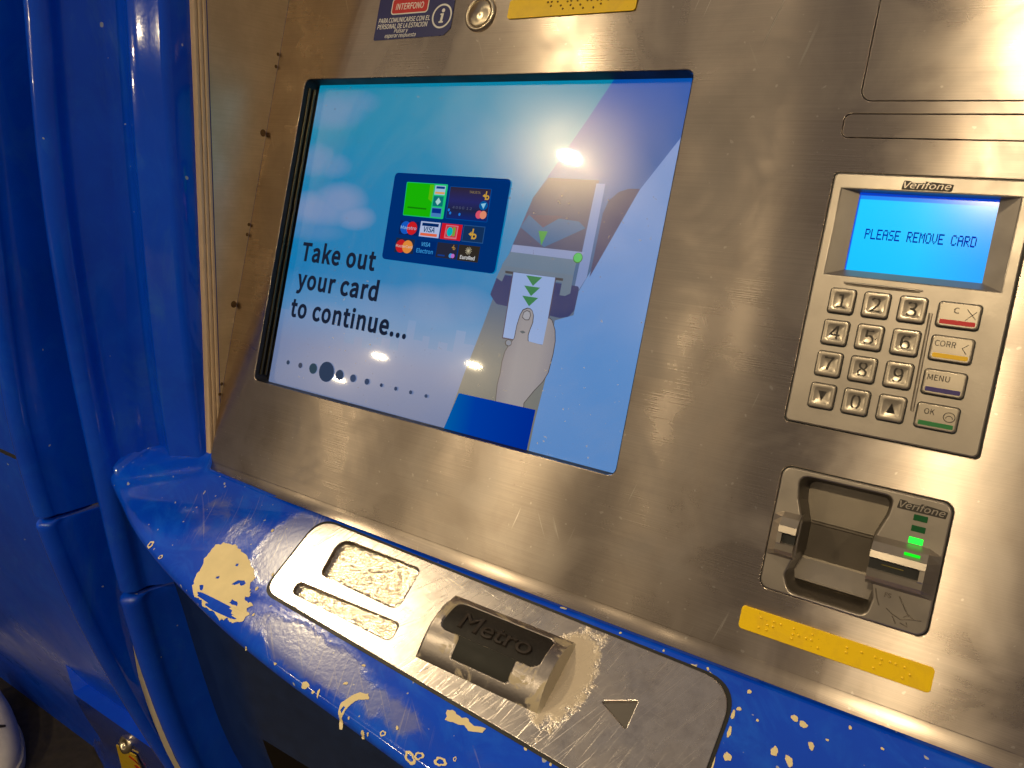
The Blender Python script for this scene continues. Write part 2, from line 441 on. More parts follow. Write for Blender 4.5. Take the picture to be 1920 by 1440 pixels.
def box_mesh(name, x0, y0, z0, x1, y1, z1, bevel=0.0, seg=2):
    bm = bmesh.new(); bmesh.ops.create_cube(bm, size=1)
    for v in bm.verts:
        v.co = ((x0 + x1) / 2 + v.co.x * (x1 - x0), (y0 + y1) / 2 + v.co.y * (y1 - y0), (z0 + z1) / 2 + v.co.z * (z1 - z0))
    if bevel: bmesh.ops.bevel(bm, geom=bm.edges[:] + bm.verts[:], offset=bevel, segments=seg, affect='EDGES', profile=.5)
    me = bpy.data.meshes.new(name); bm.to_mesh(me); bm.free(); return me
def box(name, *a, frame=F_PANEL, parent=None, mat=None, bevel=0.0, **kw):
    return link(name, box_mesh(name, *a, bevel=bevel), frame, parent, mat, **kw)
def grid_mesh(name, rows, smooth=True, flip=False, closed=False):
    nr, nc = len(rows), len(rows[0]); vs = [p for r in rows for p in r]; fs = []
    for i in range(nr - 1):
        for j in range(nc - (0 if closed else 1)):
            a, b, c, d = i * nc + j, i * nc + (j + 1) % nc, (i + 1) * nc + (j + 1) % nc, (i + 1) * nc + j
            fs.append((a, d, c, b) if flip else (a, b, c, d))
    return mesh(name, vs, fs, smooth)
def join(name, ms):
    bm = bmesh.new()
    for m in ms: bm.from_mesh(m)
    me = bpy.data.meshes.new(name); bm.to_mesh(me); bm.free(); return me
def lathe(name, prof, n=32, loc=(0, 0, 0)):
    rows = [[(loc[0] + r * math.cos(2 * math.pi * k / n), loc[1] + r * math.sin(2 * math.pi * k / n), loc[2] + z) for k in range(n)] for r, z in prof]
    return grid_mesh(name, rows, True, False, True)
def interp(tab, z):
    tab = sorted(tab, key=lambda q: q[1])
    if z <= tab[0][1]: return tab[0][0]
    for (y0, z0), (y1, z1) in zip(tab, tab[1:]):
        if z <= z1:
            t = (z - z0) / (z1 - z0); return y0 + (y1 - y0) * t
    return tab[-1][0]
def smooth_tab(tab, n=60):
    z0, z1 = min(q[1] for q in tab), max(q[1] for q in tab); h = (z1 - z0) / n * 3
    return [(sum(interp(tab, min(z1, max(z0, z + h * k / 4))) for k in range(-4, 5)) / 9, z) for z in [z0 + (z1 - z0) * i / n for i in range(n + 1)]]
def tube_mesh(name, pts, r, n=8):
    rows = []
    for i, p in enumerate(pts):
        p = Vector(p); a = Vector(pts[max(0, i - 1)]); b = Vector(pts[min(len(pts) - 1, i + 1)])
        d = (b - a).normalized(); u = d.orthogonal().normalized()
        if i and abs(u.dot(pu)) < .99:
            u = (pu - d * pu.dot(d)).normalized()
        pu = u; v = d.cross(u)
        rk = r[i] if isinstance(r, (list, tuple)) else r
        rows.append([tuple(p + u * rk * math.cos(2 * math.pi * k / n) + v * rk * math.sin(2 * math.pi * k / n)) for k in range(n)])
    return grid_mesh(name, rows, True, False, True)

# ================================================================== SETTING
fm = mesh('floor', [(-6, -6, -.0), (4, -6, 0), (4, 3, 0), (-6, 3, 0)], [(0, 1, 2, 3)])
link('floor', fm, Matrix.Identity(4), None, 'floor', kind='structure')

# ================================================================== TICKET MACHINE
TM = thing('ticket_machine', (.2, .2, 0), 'blue enamelled ticket machine with a leaning brushed steel front and a sloping blue ledge', 'ticket machine')
P = F_PANEL; L = F_LEDGE; Wf = F_WORLD

# ---- steel front with its openings
hole_screen = mm(rr(0, -235, 310, 0, 5))
hole_pad = mm(rr(395.3, -183.6, 483.2, -54.4, 2.2))
hole_read = mm(rr(399.6, -270.6, 478.0, -205.6, 5))
hole_hatch = mm(rr(400, -18.5, 640, 330, 6)); hole_slot = mm(rr(394.5, -37, 640, -24.5, 3.5))
front = plate_mesh('front_panel', mm([(-34, -308), (680, -308), (680, 430), (-34, 430)]), (hole_screen, hole_pad, hole_read, hole_hatch, hole_slot), -.002, 0, .0004)
# bottom edge rolls outwards onto the ledge
rows = []
for i in range(13):
    a = rad(45) * i / 12; r = .0115
    y = -.308 - r * math.sin(a); z = r * (1 - math.cos(a))
    rows.append([(x, y + .0002, z - .0002) for x in (-.034, .1, .3, .5, .68)])
roll = grid_mesh('r', rows, True, True)
front2 = join('front_panel', [front, roll])
FP = link('front_panel', front2, P, TM, 'steel', label='brushed stainless steel front sheet, smeared and streaked with light')
box('backing_sheet', .385, -.045, -.006, .68, .35, -.0025, frame=P, parent=TM, mat='dark')
plate('access_hatch', mm(rr(400.45, -18.05, 639.5, 329.5, 5.6)), P, TM, 'steel', -.002, -.0001, .0002, label='flush steel hatch outlined by a thin dark seam')
plate('slot_cover', mm(rr(394.95, -36.55, 639, -24.95, 3.1)), P, TM, 'steel', -.002, -.0001, .0002, label='long narrow flush steel strip below the hatch')

# ---- cheek: upright steel side of the recess
YT = -.0605
def pz(Y, y):   # panel point on world depth y at panel height Y
    return (Y * sa - y) / ca
def seam_world(Y): return (Y * sa, Y * ca)
rows = []
for i in range(41):
    z = -.31 + .73 * i / 40
    ys = z * math.tan(LEAN)           # panel surface at this height
    rows.append([(-.034, YT + (ys - YT) * k / 8, z) for k in range(9)] if ys > YT else [(-.034, YT, z)] * 9)
ck = grid_mesh('side_cheek', rows, False)
link('side_cheek', ck, Wf, TM, 'cheek', label='upright pale steel cheek beside the screen, tapering to a point at the ledge')

def rivet(Y, r, off):
    me = lathe('rivet', [(r, 0), (r * .95, r * .06), (r * .6, r * .13), (.0001, r * .15)], 14)
    me.transform(Matrix.Translation((-.034, Y, off)) @ Matrix.Rotation(rad(90), 4, 'Y'))
    link('rivet', me, P, TM, 'rivet')
for Y in (-.043, -.180): rivet(Y, .0028, .0029)
for Y in (.0196, .0100, -.1155, -.1235, -.2446, -.2530): rivet(Y, .0014, .0015)

# ---- edge trim: three thin cream strips standing at the front of the cheek
for k in range(3):
    y1 = YT - .0034 * k; y0 = y1 - .0029
    m = box_mesh('trim_strip', -.044, y0, -.298 + .0006 * k, -.0345 - .0007 * k, y1, .42, .0007)
    link('trim_strip', m, Wf, TM, 'trim')

# ---- blue pillar with its front fin
B_tab = smooth_tab([(-.137, .3), (-.138, .03), (-.139, -.07), (-.136, -.13), (-.131, -.2), (-.123, -.27), (-.115, -.335), (-.101, -.44), (-.075, -.57), (-.053, -.65), (.0, -.80), (.1, -1.0), (.2, -1.2)], 80)
C_tab = smooth_tab([(-.090, .3), (-.0905, .04), (-.091, -.03), (-.089, -.108), (-.086, -.19), (-.081, -.26), (-.075, -.31), (-.068, -.36), (-.055, -.44)], 50)
A_tab = smooth_tab([(-.165, .3), (-.162, 0), (-.159, -.232), (-.153, -.31), (-.145, -.352), (-.13, -.424), (-.104, -.512), (-.047, -.668), (0, -.78), (.06, -.9), (.14, -1.05), (.2, -1.2)], 80)
def arc(cx, cy, rx, ry, a0, a1, n):
    return [(cx + rx * math.cos(rad(a0 + (a1 - a0) * i / n)), cy + ry * math.sin(rad(a0 + (a1 - a0) * i / n))) for i in range(n + 1)]
def pillar_section(z):
    c = interp(C_tab, z); b = interp(B_tab, z)
    s = [(-.040, -.062), (-.0402, -.068), (-.041, c + .013)]
    s += arc(-.047, c + .008, .006, .008, 0, -90, 5)[1:]
    s += [(-.056, c - .0016), (-.066, c - .0036), (-.0738, c - .0054)]
    s += [(-.0755, c - .0054), (-.0775, c - .0042), (-.084, c - .0010), (-.092, c + .0015), (-.0985, c + .0015)]
    s += [(-.1045, c - .0022), (-.1070, c - .0062), (-.1085, c - .011)]
    # slanting inner face of the fin out to the bead
    s += [(-.1085 + (-.1175 + .1085) * k / 4, c - .011 + (b + .021 - c + .011) * k / 4) for k in range(1, 5)]
    s += [(-.1178, b + .019)]
    s += arc(-.127, b + .0105, .0105, .0105, 25, -180, 14)
    s += [(-.1385, b + .03), (-.139, b + .09), (-.139, .18)]
    return s
def loft(name, section, zs):
    return grid_mesh(name, [[(x, y, z) for x, y in section(z)] for z in zs], True, True)
zs = [.42 - .86 * i / 86 for i in range(87)]
zs = [z for z in zs if z > -.437] + [-.437]
link('frame_pillar', loft('frame_pillar', pillar_section, zs), Wf, TM, 'blue', label='glossy blue upright frame with a rounded front bead, left of the steel recess')
def fin_section_low(z):
    b = interp(B_tab, z) - .0015
    return [(-.105, b + .22), (-.1085, b + .075), (-.114, b + .032), (-.1178, b + .019)] + arc(-.127, b + .0105, .0110, .0110, 25, -180, 14) + [(-.139, b + .03), (-.139, b + .09), (-.139, b + .3)]
zl = [-.4425, -.4432, -.445, -.448] + [-.452 - .748 * i / 50 for i in range(51)]
def shrink(z):
    t = max(0, (-.4425 - z)); k = max(0, 1 - t / .0055); return k * k * .006
rowsL = []
for z in zl:
    sh = shrink(z); rowsL.append([(x, y + sh, z) for x, y in fin_section_low(z)])
capc = [(x * .2 - .126 * .8, y * .2 + (interp(B_tab, -.4425) + .012) * .8, -.4424) for x, y, z in rowsL[0]]
rowsL = [capc] + rowsL
link('lower_fin', grid_mesh('lower_fin', rowsL, True, True), Wf, TM, 'blue', label='lower blue fin of the frame below a joint, sweeping back to the floor')

# ---- sloping ledge
FRONT = [(-.30, -.06), (-.16, .018), (-.128, .036), (-.096, .050), (-.05, .069), (.003, .083), (.082, .099), (.141, .107), (.191, .112), (.235, .1155), (.26, .1185), (.35, .124), (.45, .128), (.7, .130)]
def vfront(x):
    for (x0, v0), (x1, v1) in zip(FRONT, FRONT[1:]):
        if x <= x1: return v0 + (v1 - v0) * (x - x0) / (x1 - x0)
    return FRONT[-1][1]
def vf(x): return sum(vfront(x + .008 * k) for k in range(-3, 4)) / 7
def lift(x, v):
    # shallow facet rising towards the pillar corner
    nx, nv = .05 / .1916, .185 / .1916
    d = -((x + .095) * nx + (v - .05) * nv)
    d = d + .002
    s = .0018
    w = .20 * (d if d > s else (0 if d < -s else (d + s) ** 2 / (4 * s)))
    cap = .0098 if x > -.06 else .0098 - .0040 * min(1, (-.06 - x) / .035)
    return w if w < cap * .8 else cap * (.8 + .2 * math.tanh((w - cap * .8) / (cap * .2)))
ROUND = .009
def ledge_w(x, v):
    f = vf(x); e = f - v
    w = lift(x, v)
    xw = -.1035 - .009 * min(1, max(0, v / .05))
    if x < xw: w += min(.0034, (xw - x) ** 2 / .008)
    if e < ROUND:
        t = min(1, 1 - e / ROUND); w -= ROUND * .8 * (1 - math.sqrt(max(0, 1 - t * t * .96)))
    return w
rows = []
xs = [-.126 + .0015 * i for i in range(20)] + [-.096 + .006 * i for i in range(int((.70 + .096) / .006) + 1)]
for x in xs:
    f = vf(x); row = []
    back = -.016 if x < -.036 else .0008
    if x >= -.036:
        row.append((x, .0012, -.004))
    for k in range(25):
        v = back + (f - ROUND - back) * k / 24; row.append((x, -v, ledge_w(x, v)))
    for k in range(1, 10):
        v = f - ROUND + ROUND * math.sin(rad(90 * k / 9)); row.append((x, -v, lift(x, v) - ROUND * .8 * (1 - math.cos(rad(90 * k / 9)))))
    # lip and underside
    row += [(x, -f + .0008, -.0125), (x, -f + .003, -.0150), (x, -f + .012, -.019), (x, -f + .045, -.034)]
    if x < -.036: row.insert(0, (x, .020, ledge_w(x, -.016) - .004))
    rows.append(row)
lm = grid_mesh('ledge', rows, True, True)
bm = bmesh.new(); bm.from_mesh(lm)      # opening under the inset plate
bmesh.ops.delete(bm, geom=[f for f in bm.faces if .1015 < f.calc_center_median().x < .3965 and -(.0645 + (f.calc_center_median().x - .0995) * .064) < f.calc_center_median().y < -.0085 - (f.calc_center_median().x - .1) * .016 and f.calc_center_median().z > -.003], context='FACES')
bm.to_mesh(lm); bm.free()
LEDGE = link('ledge', lm, L, TM, 'blue_worn', label='sloping bow-fronted blue ledge, its paint rubbed and chipped')
# chips in the ledge paint
def blob(cx, cy, rx, ry, ang, n=22, rough=.25, seed=0, hole=False):
    rnd = random.Random(seed); ph = [rnd.uniform(0, 6.28) for _ in range(5)]
    pts = []
    for i in range(n):
        a = 2 * math.pi * i / n
        k = 1 + rough * (.5 * math.sin(2 * a + ph[0]) + .35 * math.sin(3 * a + ph[1]) + .3 * math.sin(5 * a + ph[2]) + .25 * math.sin(8 * a + ph[3]))
        x, y = rx * k * math.cos(a), ry * k * math.sin(a)
        pts.append((cx + x * math.cos(ang) - y * math.sin(ang), cy + x * math.sin(ang) + y * math.cos(ang)))
    return pts
def chip(outline, holes=(), h=.00018, mat='chip'):
    me = plate_mesh('paint_chip', outline, holes, 0, .0001)
    bm = bmesh.new(); bm.from_mesh(me)
    bm.to_mesh(me); bm.free()
    for v in me.vertices: v.co.z += ledge_w(v.co.x, -v.co.y) + h
    o = link('paint_chip', me, L, LEDGE, mat); return o
def jag(pts, seed, amp=.0009, sub=4):
    rnd = random.Random(seed); out = []; N = len(pts)
    for i in range(N):
        a, b = Vector(pts[i]), Vector(pts[(i + 1) % N])
        for k in range(sub):
            p = a.lerp(b, k / sub); out.append((p.x + rnd.uniform(-amp, amp), p.y + rnd.uniform(-amp, amp)))
    return out
big = [(33.2, 52.4), (40, 48), (47.9, 46.9), (58, 48.5), (68.4, 52.8), (78, 56.5), (85.5, 62.5), (84, 67), (90.5, 71.7), (93, 74), (88, 76), (94, 78), (100.0, 78.9), (97, 83), (103, 84.5), (102.2, 90.7), (94.5, 95), (90, 93), (84, 96), (76, 93), (64.2, 93.2), (57, 90), (50.2, 89.9), (44.0, 85.6), (40, 80), (39.0, 73.5), (35, 67), (33.8, 61.1)]
big = jag([(x * .001, -v * .001) for x, v in big], 3)
ch = [jag([(x * .001, -v * .001) for x, v in q], s, .0004, 2) for s, q in enumerate((
    [(74, 68.5), (79, 66.5), (82, 68), (80.5, 71), (77, 70), (75, 72.5), (72, 72.5)],
    [(82, 81.5), (87, 81.2), (90, 83.6), (85, 84), (82, 84.6)],
    [(62, 58), (64, 58), (65, 60), (62.5, 60)],
    [(49, 82.6), (51, 81), (53, 82), (54, 85), (51.5, 85)],
    [(56, 72), (58, 71), (58.5, 73), (56.5, 73.5)]))]
chip(big, ch)
for i, (x, v, rx, ry, a, ring) in enumerate((
    (-21.8, 71.9, 4, 2.6, .4, 1), (-3.5, 76.7, 2.6, 1.6, .4, 1), (173.6, 106.3, 3.4, 2.2, 0, 0), (181, 107.6, 1.3, 1, 0, 0), (185, 106.8, 1, 2.4, .2, 0), (207.2, 114.0, 4.2, 1.5, -.9, 0),
    (224.4, 114, 1.6, 1.9, .5, 0), (228, 112.9, .8, 1.0, 0, 0), (237.2, 109.3, 2.0, 1.9, 0, 1), (243.1, 103.4, .9, 1.3, .6, 0), (259, 113.2, 5.0, 2.6, -.2, 1), (263.5, 110.5, 3.2, 2.4, .2, 1), (276, 108.0, 4, 2.8, 0, 1), (282.5, 103.5, 1.2, 1.3, 0, 1),
    (314.3, 83.0, 1.1, 1.3, .3, 0), (330, 84.5, .8, .9, 0, 0), (376.6, 7.0, 1.6, .7, 0, 0), (384, 5.8, .8, 1.0, .5, 0), (386.0, 7.9, 1.6, .8, 0, 0), (407.0, 9.4, 1.1, 1.4, .3, 0),
    (430.7, 13.8, 1.8, 2.0, .4, 0), (435.2, 15.2, 2.1, 2.0, 0, 0), (441.1, 23.8, 1.6, 2.2, .3, 0), (426.5, 33.2, 1.9, 2.7, .3, 0), (433.8, 34.8, 3.0, 1.9, -.8, 0), (407.5, 44.8, 2.0, 2.6, .5, 0), (404.5, 33, 1.1, 3.2, .1, 0), (403.4, 24, .9, 3.2, 0, 0),
    (402.0, 50, 1.0, 5, .1, 0), (405.1, 20, 1.3, 1.2, 0, 0), (358.9, 5.2, .6, .9, 0, 0), (295.2, 2.6, 2.2, .7, .1, 0), (332.8, 4.4, .8, .8, 0, 0), (67.5, 26.2, 1.4, 1.5, 0, 0), (115.3, 103.2, 1.1, 1.0, 0, 0), (144.9, 103.7, 1.2, .9, 0, 0),
    (201, 81.8, 1.6, .8, 0, 0), (197.7, 95.3, 1.7, 1.0, .3, 0), (455, 8, .9, 1.0, 0, 0), (447, 18, .8, .7, 0, 0), (415, 22, .7, .9, 0, 0), (96, 55, 1.0, 1.6, .3, 0), (93, 68, 1.3, 1.6, .5, 0), (106, 84, .9, 1.3, 0, 0), (212, 110.5, .8, .8, 0, 0), (470, 12, .9, .7, 0, 0))):
    o = blob(x * .001, -v * .001, rx * .00085, ry * .00085, a, seed=i + 20)
    hl = [blob(x * .001, -v * .001, rx * .00048, ry * .00048, a, seed=i + 20)] if ring else []
    chip(o, hl)
strip = [(263.9, 83.2), (267.1, 82.0), (272, 83.4), (277.6, 82.6), (283, 84.2), (289.5, 83.0), (288.6, 86.1), (281.2, 87.6), (277, 86.6), (273.7, 87.4), (266.1, 88.2)]
chip(jag([(x * .001, -v * .001) for x, v in strip], 11, .0005, 3))
curl = [(203.5, 110.2), (203.0, 105.7), (206.3, 99.7), (210, 96), (215.0, 94.6), (217.5, 97.2), (213, 99), (210.2, 101.4), (208.2, 106.3), (207.2, 111.8), (205.0, 112.4)]
chip(jag([(x * .001, -v * .001) for x, v in curl], 12, .0003, 3), [jag([(x * .001, -v * .001) for x, v in [(204.6, 109.5), (205.2, 106.6), (206.9, 106.5), (206.1, 110.2)]], 2, .0002, 2)])
# ---- lower front under the ledge, with the dark outlet
body_tab = smooth_tab([(-.085, -.33), (-.082, -.36), (-.058, -.44), (-.034, -.55), (-.008, -.65), (.1, -.9), (.21, -1.2)], 60)
bx = [-.112, -.09, -.041, .16, .30, .5, .70]
zsb = [-.33 - .01 * i for i in range(26)] + [-.5895] + [-.60 - .02 * i for i in range(5)] + [-.70, -.72] + [-.74 - .46 * i / 20 for i in range(1, 21)]
vs = []; fs = []
for z in zsb:
    for x in bx: vs.append((x, interp(body_tab, z), z))
n = len(bx)
for i in range(len(zsb) - 1):
    for j in range(n - 1):
        if j == 2 and -.5896 >= zsb[i] > -.70: continue
        fs.append((i * n + j, (i + 1) * n + j, (i + 1) * n + j + 1, i * n + j + 1))
link('lower_front', mesh('lower_front', vs, fs, True), Wf, TM, 'ledge_shade', label='blue lower front, darkened in colour for the shade below the ledge')
zo = [-.5895, -.60, -.62, -.64, -.66, -.68, -.70]
vo = []; fo = []
for z in zo:
    yb = interp(body_tab, z)
    vo += [(-.041, yb, z), (-.035, yb + .12, z), (.155, yb + .12, z), (.16, yb, z)]
for i in range(len(zo) - 1):
    for j in range(3): fo.append((4 * i + j, 4 * i + 4 + j, 4 * i + 5 + j, 4 * i + 1 + j))
fo += [(0, 1, 2, 3), (24, 27, 26, 25)]
link('ticket_outlet', mesh('ticket_outlet', vo, fo), Wf, TM, 'dark', label='dark ticket outlet recess in the lower front')
def fill_y(z): return interp(B_tab, z) + interp([(.036, -.40), (.020, -.47), (.009, -.56), (.005, -.66), (.005, -1.2)], z)
for nm, x0, x1, mt, dy in (('filler_strip', -.1650, -.1500, 'beige', 0), ('filler_strip', -.1500, -.1395, 'brown', .004)):
    rws = [[(x0, fill_y(z) + dy, z), (x1, fill_y(z) + dy, z)] for z in [-.40 - .02 * i for i in range(41)]]
    link(nm, grid_mesh(nm, rws, False, True), Wf, TM, mt, label=('pale' if mt == 'beige' else 'brown') + ' filler strip in the gap between the two machines')

# ================================================================== NEIGHBOURING MACHINE
NM = thing('ticket_machine', (-.9, .25, 0), 'neighbouring blue machine at the far left with a swept-back fin and yellow sticker', 'ticket machine')
def a_section(lo):
    def f(z):
        b = interp(A_tab, z) - (.0015 if lo else 0)
        return [(-.1655, .30), (-.1655, b + .10), (-.1655, b + .03), (-.166, b + .018)] + arc(-.176, b + .0095, .0095, .0095, 25, -180, 14) + [(-.1865, b + .03), (-.190, b + .055)]
    return f
link('upper_fin', loft('upper_fin', a_section(False), [.42 - .02 * i for i in range(39)] + [-.3655]), Wf, NM, 'blue')
zl = [-.3705, -.3712, -.373, -.376] + [-.38 - .82 * i / 50 for i in range(51)]
rowsA = []
for z in zl:
    t = -.3705 - z; k = max(0, 1 - t / .0055); rowsA.append([(x, y + k * k * .006, z) for x, y in a_section(True)(z)])
rowsA = [[(x * .2 - .176 * .8, y * .2 + (interp(A_tab, -.37) + .012) * .8 if y < .2 else y, -.3704) for x, y, z in rowsA[0]]] + rowsA
link('lower_fin', grid_mesh('lower_fin', rowsA, True, True), Wf, NM, 'blue')
def nb_y(z, off=.05): return interp(A_tab, z) + off
for nm, za, zb, off in (('upper_front', .42, -.355, .050), ('lower_front', -.362, -1.2, .052)):
    rws = [[(x, nb_y(z, off), z) for x in (-.188, -.3, -.5, -.8, -1.2, -1.8)] for z in [za + (zb - za) * i / 40 for i in range(41)]]
    link(nm, grid_mesh(nm, rws, True, False), Wf, NM, 'blue_dull')
# raised service door on the lower front, with a wide bevelled edge
def nbp(x, z, up): return (x, nb_y(z, .052) - up, z)
DR = .022
rws = []
ts = [0, .004, .02] + [.05 * q for q in range(1, 21)]
top_row = []
for t_ in ts:
    bx_, bz_ = -.5377 + (-.88 + .5377) * t_, -.7577 + (-1.195 + .7577) * t_
    px_, pz_ = -.5026 + (-.80 + .5026) * t_, -.7856 + (-1.195 + .7856) * t_
    k = DR if t_ > 0 else 0
    rws.append([nbp(bx_, bz_, -.002), nbp(px_, pz_, k * .9), nbp(px_ + .004, pz_, k), nbp(px_ * .5 - .10, pz_, k), nbp(-.20, pz_, k)])
link('service_door', grid_mesh('service_door', rws, False, True), Wf, NM, 'blue')
def on_nb(name, pts, off, mat, parent, th=.002):
    vs = [(x, nb_y(z, .052) - .0225 - off, z) for x, z in pts] + [(x, nb_y(z, .052) - .0225 - off + th, z) for x, z in pts]
    k = len(pts)
    return link(name, mesh(name, vs, [tuple(range(k))] + [(i, i + k, (i + 1) % k + k, (i + 1) % k) for i in range(k)]), Wf, parent, mat)
ST = on_nb('warning_sticker', [(-.5275, -.930), (-.700, -1.150), (-.560, -1.045), (-.4478, -.8975)], .003, 'yellow', NM)
ST['label'] = 'yellow sticker with a red mark'
on_nb('red_mark', [(-.505, -.945), (-.497, -.935), (-.487, -.940), (-.490, -.955), (-.497, -.950)], .0045, 'red', ST, .001)
on_nb('red_mark', [(-.545, -1.0), (-.527, -.985), (-.512, -.985), (-.530, -1.005), (-.550, -1.02)], .0045, 'red', ST, .001)
lk = lathe('door_lock', [(.013, 0), (.013, .004), (.010, .006), (.004, .006), (.004, .003), (.0005, .003)], 20)
lk.transform(Matrix.Translation((-.425, nb_y(-.850, .052) - .024, -.850)) @ Matrix.Rotation(rad(70), 4, 'X'))
link('door_lock', lk, Wf, NM, 'button')

# ================================================================== SHOE at the lower left corner
SH = thing('shoe', (-1.03, .12, 0), 'white lace-up shoe on the dark floor at the lower left corner', 'shoe')
def shoe_frame(): return Matrix.Translation((-1.03, .120, 0)) @ Matrix.Rotation(rad(-104), 4, 'Z')
SF = shoe_frame()
rows = []
for i in range(25):
    t = i / 24; y = -.16 + .30 * t
    wd_ = .048 * (1 - .18 * math.cos(3.0 * t * 2)) * math.sqrt(max(0, 1 - max(0, (t - .78) / .22) ** 2)) * math.sqrt(max(0, min(1, (t + .035) / .10)))
    hh = (.075 * (1 - t) ** .8 + .045) * min(1, .72 + t * 3) * math.sqrt(max(0, 1 - t ** 6))
    rows.append([(wd_ * math.cos(a), y, .018 + hh * max(0, math.sin(a)) ** .75) for a in [math.pi * k / 16 for k in range(17)]])
link('upper', grid_mesh('upper', rows, True), SF, SH, 'shoe')
so = []
for i in range(25):
    t = i / 24; y = -.165 + .312 * t
    wd_ = .052 * (1 - .18 * math.cos(3.0 * t * 2)) * math.sqrt(max(0, 1 - max(0, (t - .78) / .22) ** 2)) * math.sqrt(max(0, min(1, (t + .035) / .10)))
    so.append([(wd_, y, 0), (wd_ * 1.02, y, .012), (wd_ * .97, y, .022), (-wd_ * .97, y, .022), (-wd_ * 1.02, y, .012), (-wd_, y, 0)])
link('sole', grid_mesh('sole', so, False), SF, SH, 'sole')
for k in range(4):
    y = -.02 + .028 * k; z = .018 + .075 * (1 - (y + .16) / .30) ** .8 + .043
    link('lace', tube_mesh('lace', [(-.028, y - .006, z - .012), (-.012, y, z), (.012, y + .004, z), (.028, y + .01, z - .012)], .003, 6), SF, SH, 'ink')

# ================================================================== SCRATCHED STEEL PLATE SET IN THE LEDGE
def lpt(x, y, z=0): return F_LEDGE @ Vector((x, y, z))
PL = thing('steel_plate', lpt(.25, -.045), 'scratched steel plate let into the blue ledge, with two shallow pockets and a Metro emblem', 'metal plate')
pl_out = [(.097, -.0045), (.4005, -.0092), (.4005, -.0868), (.0995, -.0670)]
big_p = rpoly(mm([(124, -12.5), (195.5, -12.5), (198.5, -43.5), (130, -42)]), [.009, .006, .006, .006])
sml_p = rpoly(mm([(119, -52), (206, -50.5), (208, -63), (120.5, -61)]), [.006, .004, .005, .005])
arrow = rpoly(mm([(339.9, -44.7), (357.5, -36.7), (357.5, -53.1)]), .0008, 3)
def grow(pts, d):
    c = Vector((sum(p[0] for p in pts) / len(pts), sum(p[1] for p in pts) / len(pts)))
    return [(c.x + (p[0] - c.x) * (1 + d / abs(p[0] - c.x) if abs(p[0] - c.x) > 1e-6 else 1), c.y + (p[1] - c.y) * (1 + d / abs(p[1] - c.y) if abs(p[1] - c.y) > 1e-6 else 1)) for p in pts]
RADS = [.016, .020, .018, .013]
plate('seam', rpoly(grow(pl_out, .0017), RADS, 10), L, PL, 'black', .00012, .00035, 0, (rpoly(grow(pl_out, -.003), RADS, 10),))
plate('face_plate', rpoly(pl_out, RADS, 10), L, PL, 'plate', -.0010, .0010, .0005, (big_p, sml_p, arrow))
def pocket(outl, zl_, zr_, x0, x1, name):
    c = Vector((sum(p[0] for p in outl) / len(outl), sum(p[1] for p in outl) / len(outl)))
    rws = []
    def zz(x): return zl_ + (zr_ - zl_) * min(1, max(0, (x - x0) / (x1 - x0)))
    for s, dz in ((1.0, None), (.995, .4), (.975, .12), (.94, 0), (.8, 0), (.5, 0), (.02, 0)):
        rws.append([(c.x + (p[0] - c.x) * s, c.y + (p[1] - c.y) * s, .0007 if dz is None else zz(p[0]) + (.0007 - zz(p[0])) * dz) for p in outl])
    link(name, grid_mesh(name, rws, True, False, True), L, PL, 'pocket', label='shallow pocket with a glittering pitted floor')
pocket(big_p, -.0032, -.0004, .124, .198, 'large_pocket')
pocket(sml_p, -.0026, -.0004, .119, .208, 'small_pocket')
plate('arrow_mark', rpoly(mm([(338.6, -44.7), (358.2, -35.6), (358.2, -54.2)]), .0008, 3), L, PL, m_plain('arrow_metal', (.15, .135, .125), .5, .8), -.0010, -.0004)
# emblem block: a bar with a rounded back, cut off square at the right end
HW, HH = 22.3, 9.6
RB = (HW * HW + HH * HH) / (2 * HH)
def bar_z(v):   # v in mm from plate's local; centre 42.5
    d = v - 42.5
    return math.sqrt(max(0, RB * RB - d * d)) - (RB - HH)
def ins_edges(v):
    a, b = 236.5, 303.5; ta, tb = 251.5, 289.5
    if v < 25 or v > 58.5: return None
    if v <= 46:
        e = 0; r = 5.0
        if v < 25 + r: e = r - math.sqrt(max(0, r * r - (25 + r - v) ** 2))
        if v > 46 - r: e = r - math.sqrt(max(0, r * r - (v - 46 + r) ** 2))
        lx, rx = a + e, b - e
        if v > 42.5: lx = min(lx, ta - 0); rx = max(rx, tb)
        return lx, rx
    e = 0
    if v < 48.5: e = -(2.5 - math.sqrt(max(0, 2.5 ** 2 - (48.5 - v) ** 2)))
    if v > 57: e = 1.5 - math.sqrt(max(0, 1.5 ** 2 - (v - 57) ** 2))
    return ta + e, tb - e
rows = []
NX, NV = 130, 90
for j in range(NV + 1):
    v = 42.5 - HW + 2 * HW * j / NV; row = []
    z = bar_z(v)
    ie = ins_edges(v)
    for i in range(NX + 1):
        x = 228 + (311.5 - 228) * i / NX
        zz = z
        if x < 231: zz = z * math.sqrt(max(0, 1 - ((231 - x) / 3) ** 2)) if x > 228 else 0
        if ie and ie[0] - .25 < x < ie[1] + .25: zz = z - 1.1
        row.append((x * .001, -v * .001, .0009 + zz * .001))
    row.append((.3116, -v * .001, .0008))
    rows.append(row)
EB = link('emblem_block', grid_mesh('emblem_block', [r[:-1] for r in rows], True, True), L, PL, 'barrel', label='worn chromed bar with a rounded back carrying the Metro emblem')
ec = [[r[-2] for r in rows], [r[-1] for r in rows]]
ecm = grid_mesh('end_face', [[(p[0] + .00005, p[1], p[2]) for p in ec[0]], [(p[0] + .0016, p[1], p[2]) for p in ec[1]]], True, True)
link('end_face', ecm, L, EB, 'beige')
